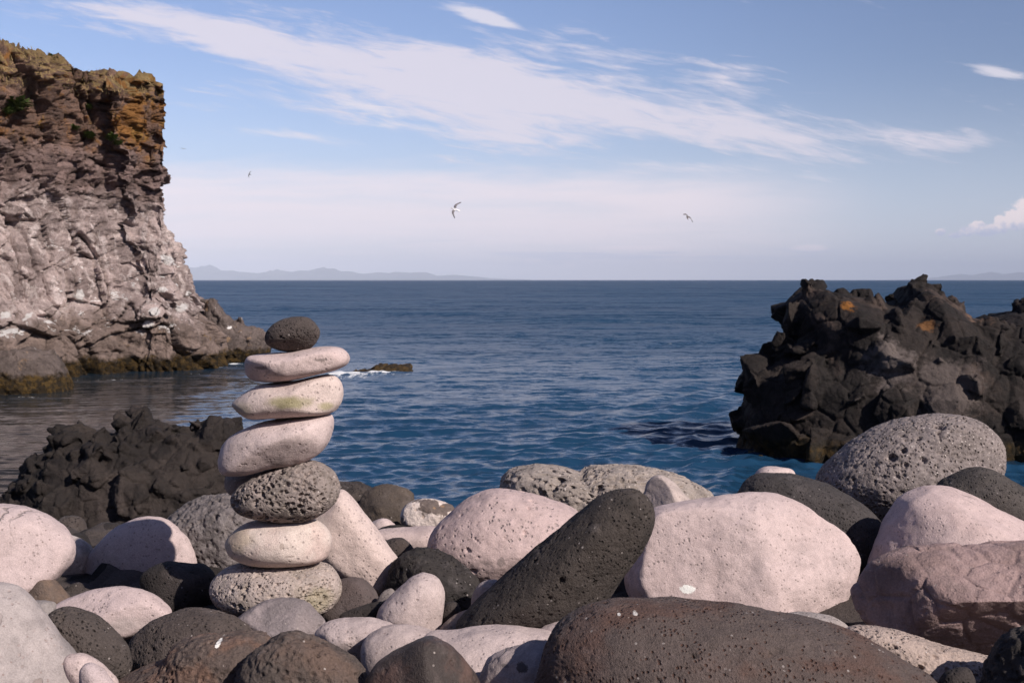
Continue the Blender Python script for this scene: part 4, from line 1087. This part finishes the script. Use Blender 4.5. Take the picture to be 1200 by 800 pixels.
mountains('mountains', [(120, 322), (190, 314), (225, 311), (240, 312), (246, 310), (258, 317), (275, 317), (300, 319), (318, 319), (325, 315), (345, 318), (360, 316), (372, 314), (390, 314), (408, 317), (422, 321), (440, 319), (470, 319), (498, 319), (512, 323), (530, 322), (560, 324), (575, 326), (620, 327.5)], 36000, 'pale blue range of mountains on the horizon beside the cliff', 3)
mountains('mountains', [(1060, 327.5), (1100, 325), (1125, 321), (1140, 322), (1160, 319), (1175, 321), (1200, 319), (1240, 316), (1290, 320), (1340, 327)], 40000, 'very faint mountains on the horizon at the far right', 8)

# ================================================================== HAZE
def haze():
    x0, x1, y0, y1, z0, z1 = -52000, 52000, -80, 44500, -3.0, 620.0
    V = np.array([(x, y, z) for x in (x0, x1) for y in (y0, y1) for z in (z0, z1)], float)
    Fc = np.array([(0, 1, 3, 2), (4, 6, 7, 5), (0, 4, 5, 1), (2, 3, 7, 6), (0, 2, 6, 4), (1, 5, 7, 3)], np.int32)
    me = mesh_np('haze', V, Fc, False)
    m = bpy.data.materials.new('haze'); m.use_nodes = True
    nt = m.node_tree; nt.nodes.clear()
    out = nt.nodes.new('ShaderNodeOutputMaterial'); pv = nt.nodes.new('ShaderNodeVolumePrincipled')
    pv.inputs['Color'].default_value = HAZE_COL; pv.inputs['Density'].default_value = HAZE_D; pv.inputs['Anisotropy'].default_value = -0.35
    nt.links.new(pv.outputs[0], out.inputs['Volume'])
    link('haze', me, m, 'thin pale air over the whole bay', None, kind='stuff')
HAZE_COL = (0.75, 0.825, 1.0, 1); HAZE_D = 4.3e-5
haze()

# ================================================================== SKY AND SUN
world = bpy.data.worlds.new('World'); scene.world = world; world.use_nodes = True
nt = world.node_tree; g = G(nt)
bg = nt.nodes['Background']
sky = g.n('ShaderNodeTexSky', sky_type='NISHITA'); sky.sun_disc = False
sky.sun_elevation = math.asin(SUN[2]); sky.sun_rotation = math.atan2(SUN[0], SUN[1])
sky.air_density = 1.0; sky.dust_density = 0.6; sky.ozone_density = 3.0
tc = g.n('ShaderNodeTexCoord')
dx, dy, dz = g.sep(X(nt, tc.outputs['Generated']))
dn = dy.abs().max(0.12)
A = dx / dn * 1400.0 + 600.0           # bearing and height of each direction of the sky
B = 328.0 - dz / dn * 1400.0
def gauss(cx, cy, rx, ry, deg, amp=1.0):
    c, s = math.cos(R(deg)), math.sin(R(deg))
    p = ((A - cx) * c + (B - cy) * s) / rx
    q = ((B - cy) * c - (A - cx) * s) / ry
    return ((p * p + q * q) * -1.0).exp() * amp
def total(*a):
    o = a[0]
    for v in a[1:]: o = o + v
    return o
c9, s9 = math.cos(R(11)), math.sin(R(11))
s_ = A * c9 + B * s9; t_ = B * c9 - A * s9
warp = g.sep(g.noise(g.comb(s_ / 240.0, t_ / 120.0, 3.0), 1.0, 3, .5, color=True))
cir = g.noise(g.comb(s_ / 200.0 + warp[0] * .8, t_ / 34.0 + warp[1] * 1.5, 1.7), 1.0, 6, .56, .3)
fin = g.noise(g.comb(s_ / 60.0 + warp[1], t_ / 8.0 + warp[0] * 3.0, 5.1), 1.0, 6, .68, .6)
fin = (fin - .5) * 1.5 + .5
m1 = total(gauss(175, 20, 140, 20, 9, .95), gauss(430, 80, 210, 48, 8, .85), gauss(600, 120, 230, 42, 12, .8), gauss(880, 145, 260, 40, 7, .62), gauss(1080, 160, 160, 16, 4, .5), gauss(300, 70, 110, 26, 20, .5),
           gauss(545, 160, 150, 26, 10, .5), gauss(880, 85, 90, 20, 8, .35), gauss(700, 60, 160, 30, 14, .35))
d1 = (m1 * 1.0 + (cir - .5) * 2.3 + (fin - .5) * 1.0).ss(.34, 1.15)
wisp = total(gauss(560, 21, 36, 9, 14, 1.2), gauss(585, 30, 30, 6, 18, .7), gauss(1162, 88, 34, 6.5, 9, 1.15), gauss(345, 160, 65, 6, 7, .75), gauss(430, 128, 52, 6, 10, .9), gauss(480, 150, 70, 7, 5, .7), gauss(800, 198, 100, 7, 3, .75), gauss(950, 211, 50, 5, 1, .5))
d2 = (wisp + (fin - .5) * 1.2).ss(.2, 1.1)
bank = g.noise(g.comb(A / 330.0 + warp[0] * .5, B / 26.0 + warp[1] * .6, 9.0), 1.0, 5, .55)
rag = g.noise(g.comb(A / 120.0, B / 20.0, 2.0), 1.0, 4, .55)
lvl = B + (rag - .5) * 42.0 + (A - 200.0) * -.012
m3 = lvl.ss(178.0, 226.0) * A.ss(1060.0, 780.0)
m3 = m3 * (bank.ss(.25, .6) * .4 + .55)
m3 = m3 * (B.ss(330.0, 270.0) * .3 + .7) * dy.ss(-.05, .1)
puffn = g.noise(g.comb(A / 26.0, B / 20.0, 4.0), 1.0, 6, .6)
puff = None
for cx, cy, rx, ry in ((1188, 258, 15, 12), (1205, 251, 20, 17), (1172, 263, 10, 10), (1162, 269, 12, 6), (1143, 267, 9, 8), (1132, 272, 10, 5), (1153, 273, 10, 4), (1100, 272, 6, 4), (1118, 276, 9, 3), (1235, 252, 26, 24), (1265, 262, 30, 18)):
    q = gauss(cx, cy, rx * 1.35, ry * 1.35, 0)
    puff = q if puff is None else puff.max(q)
puff2 = g.noise(g.comb(A / 11.0, B / 9.0, 6.0), 1.0, 5, .62)
d4 = (puff + (puff2 - .5) * .9).ss(.44, .66)
low = total(gauss(760, 300, 230, 8, 0, .7), gauss(640, 308, 40, 9, 0, .4), gauss(960, 296, 40, 10, 0, .4), gauss(480, 285, 120, 8, 0, .3))
rag2 = g.noise(g.comb(A / 110.0, B / 5.0, 8.0), 1.0, 5, .6)
d5 = (low + (rag2 - .5) * 2.0).ss(.3, .95)
K = 10.0                                # the background strength below is 0.1
col = X(nt, sky.outputs[0])
col = g.mix(1.0, col, (1.16, 1.06, 1.22), 'MULTIPLY')
def cc(r, g_, b_): return (r * K, g_ * K, b_ * K)
# the air low over the sea is milky
col = g.mix(1.0, col, g.gray((A.ss(500.0, 1250.0) * B.ss(330.0, 120.0)) * -.24 + 1.0), 'MULTIPLY')
col = g.mix(B.ss(60.0, 330.0) * dy.ss(-.3, .3) * .5, col, cc(0.60, 0.67, 0.86))
col = g.mix(m3 * .92, col, cc(0.90, 0.795, 0.845))
col = g.mix(d1 * .85, col, cc(0.76, 0.705, 0.79))
col = g.mix(d2 * .8, col, cc(0.78, 0.74, 0.82))
col = g.mix(d5 * .6, col, cc(0.52, 0.55, 0.72))
lite = total(gauss(625, 306, 22, 5, 0), gauss(668, 311, 10, 5, 0), gauss(760, 291, 90, 4, 0), gauss(950, 290, 26, 6, 0), gauss(430, 296, 80, 4, 0, .7))
col = g.mix((lite + (rag2 - .5) * 1.6).ss(.45, 1.0) * .6, col, cc(0.92, 0.80, 0.84))
shade = (B + (puff2 - .5) * 34.0 - (A - 1140.0) * -.06).ss(260.0, 276.0)
col = g.mix(d4 * .9, col, g.mix(shade, cc(0.98, 0.84, 0.84), cc(0.50, 0.53, 0.70)))
col = g.mix(1.0, col, g.gray(B.ss(0.0, -900.0) * -.35 + 1.0), 'MULTIPLY')      # deeper blue overhead
nt.links.new(col.k, bg.inputs['Color'])
bg.inputs['Strength'].default_value = 0.1

sun = bpy.data.lights.new('sun', 'SUN'); sun.energy = 5.0; sun.angle = R(.53); sun.color = (1.0, 0.92, 0.83)
so = bpy.data.objects.new('sun', sun); COL.objects.link(so)
so.rotation_euler = Vector(SUN).to_track_quat('Z', 'Y').to_euler(); so.location = (30, -20, 40)

# ================================================================== CAMERA
cam = bpy.data.cameras.new('camera'); cam.sensor_width = 36; cam.lens = F / 1200 * 36
cam.clip_start = 0.05; cam.clip_end = 200000
cam.dof.use_dof = True; cam.dof.focus_distance = 3.3; cam.dof.aperture_fstop = 20
co = bpy.data.objects.new('camera', cam); COL.objects.link(co)
co.location = (0, 0, CAM_H); co.rotation_euler = (math.pi / 2 - PITCH, 0, 0)
scene.camera = co

scene.view_settings.view_transform = 'Standard'; scene.view_settings.look = 'None'
scene.view_settings.exposure = 0.1; scene.view_settings.gamma = 1.0
cy = scene.cycles
cy.use_denoising = True
cy.max_bounces = 6; cy.diffuse_bounces = 3; cy.glossy_bounces = 3; cy.volume_bounces = 0
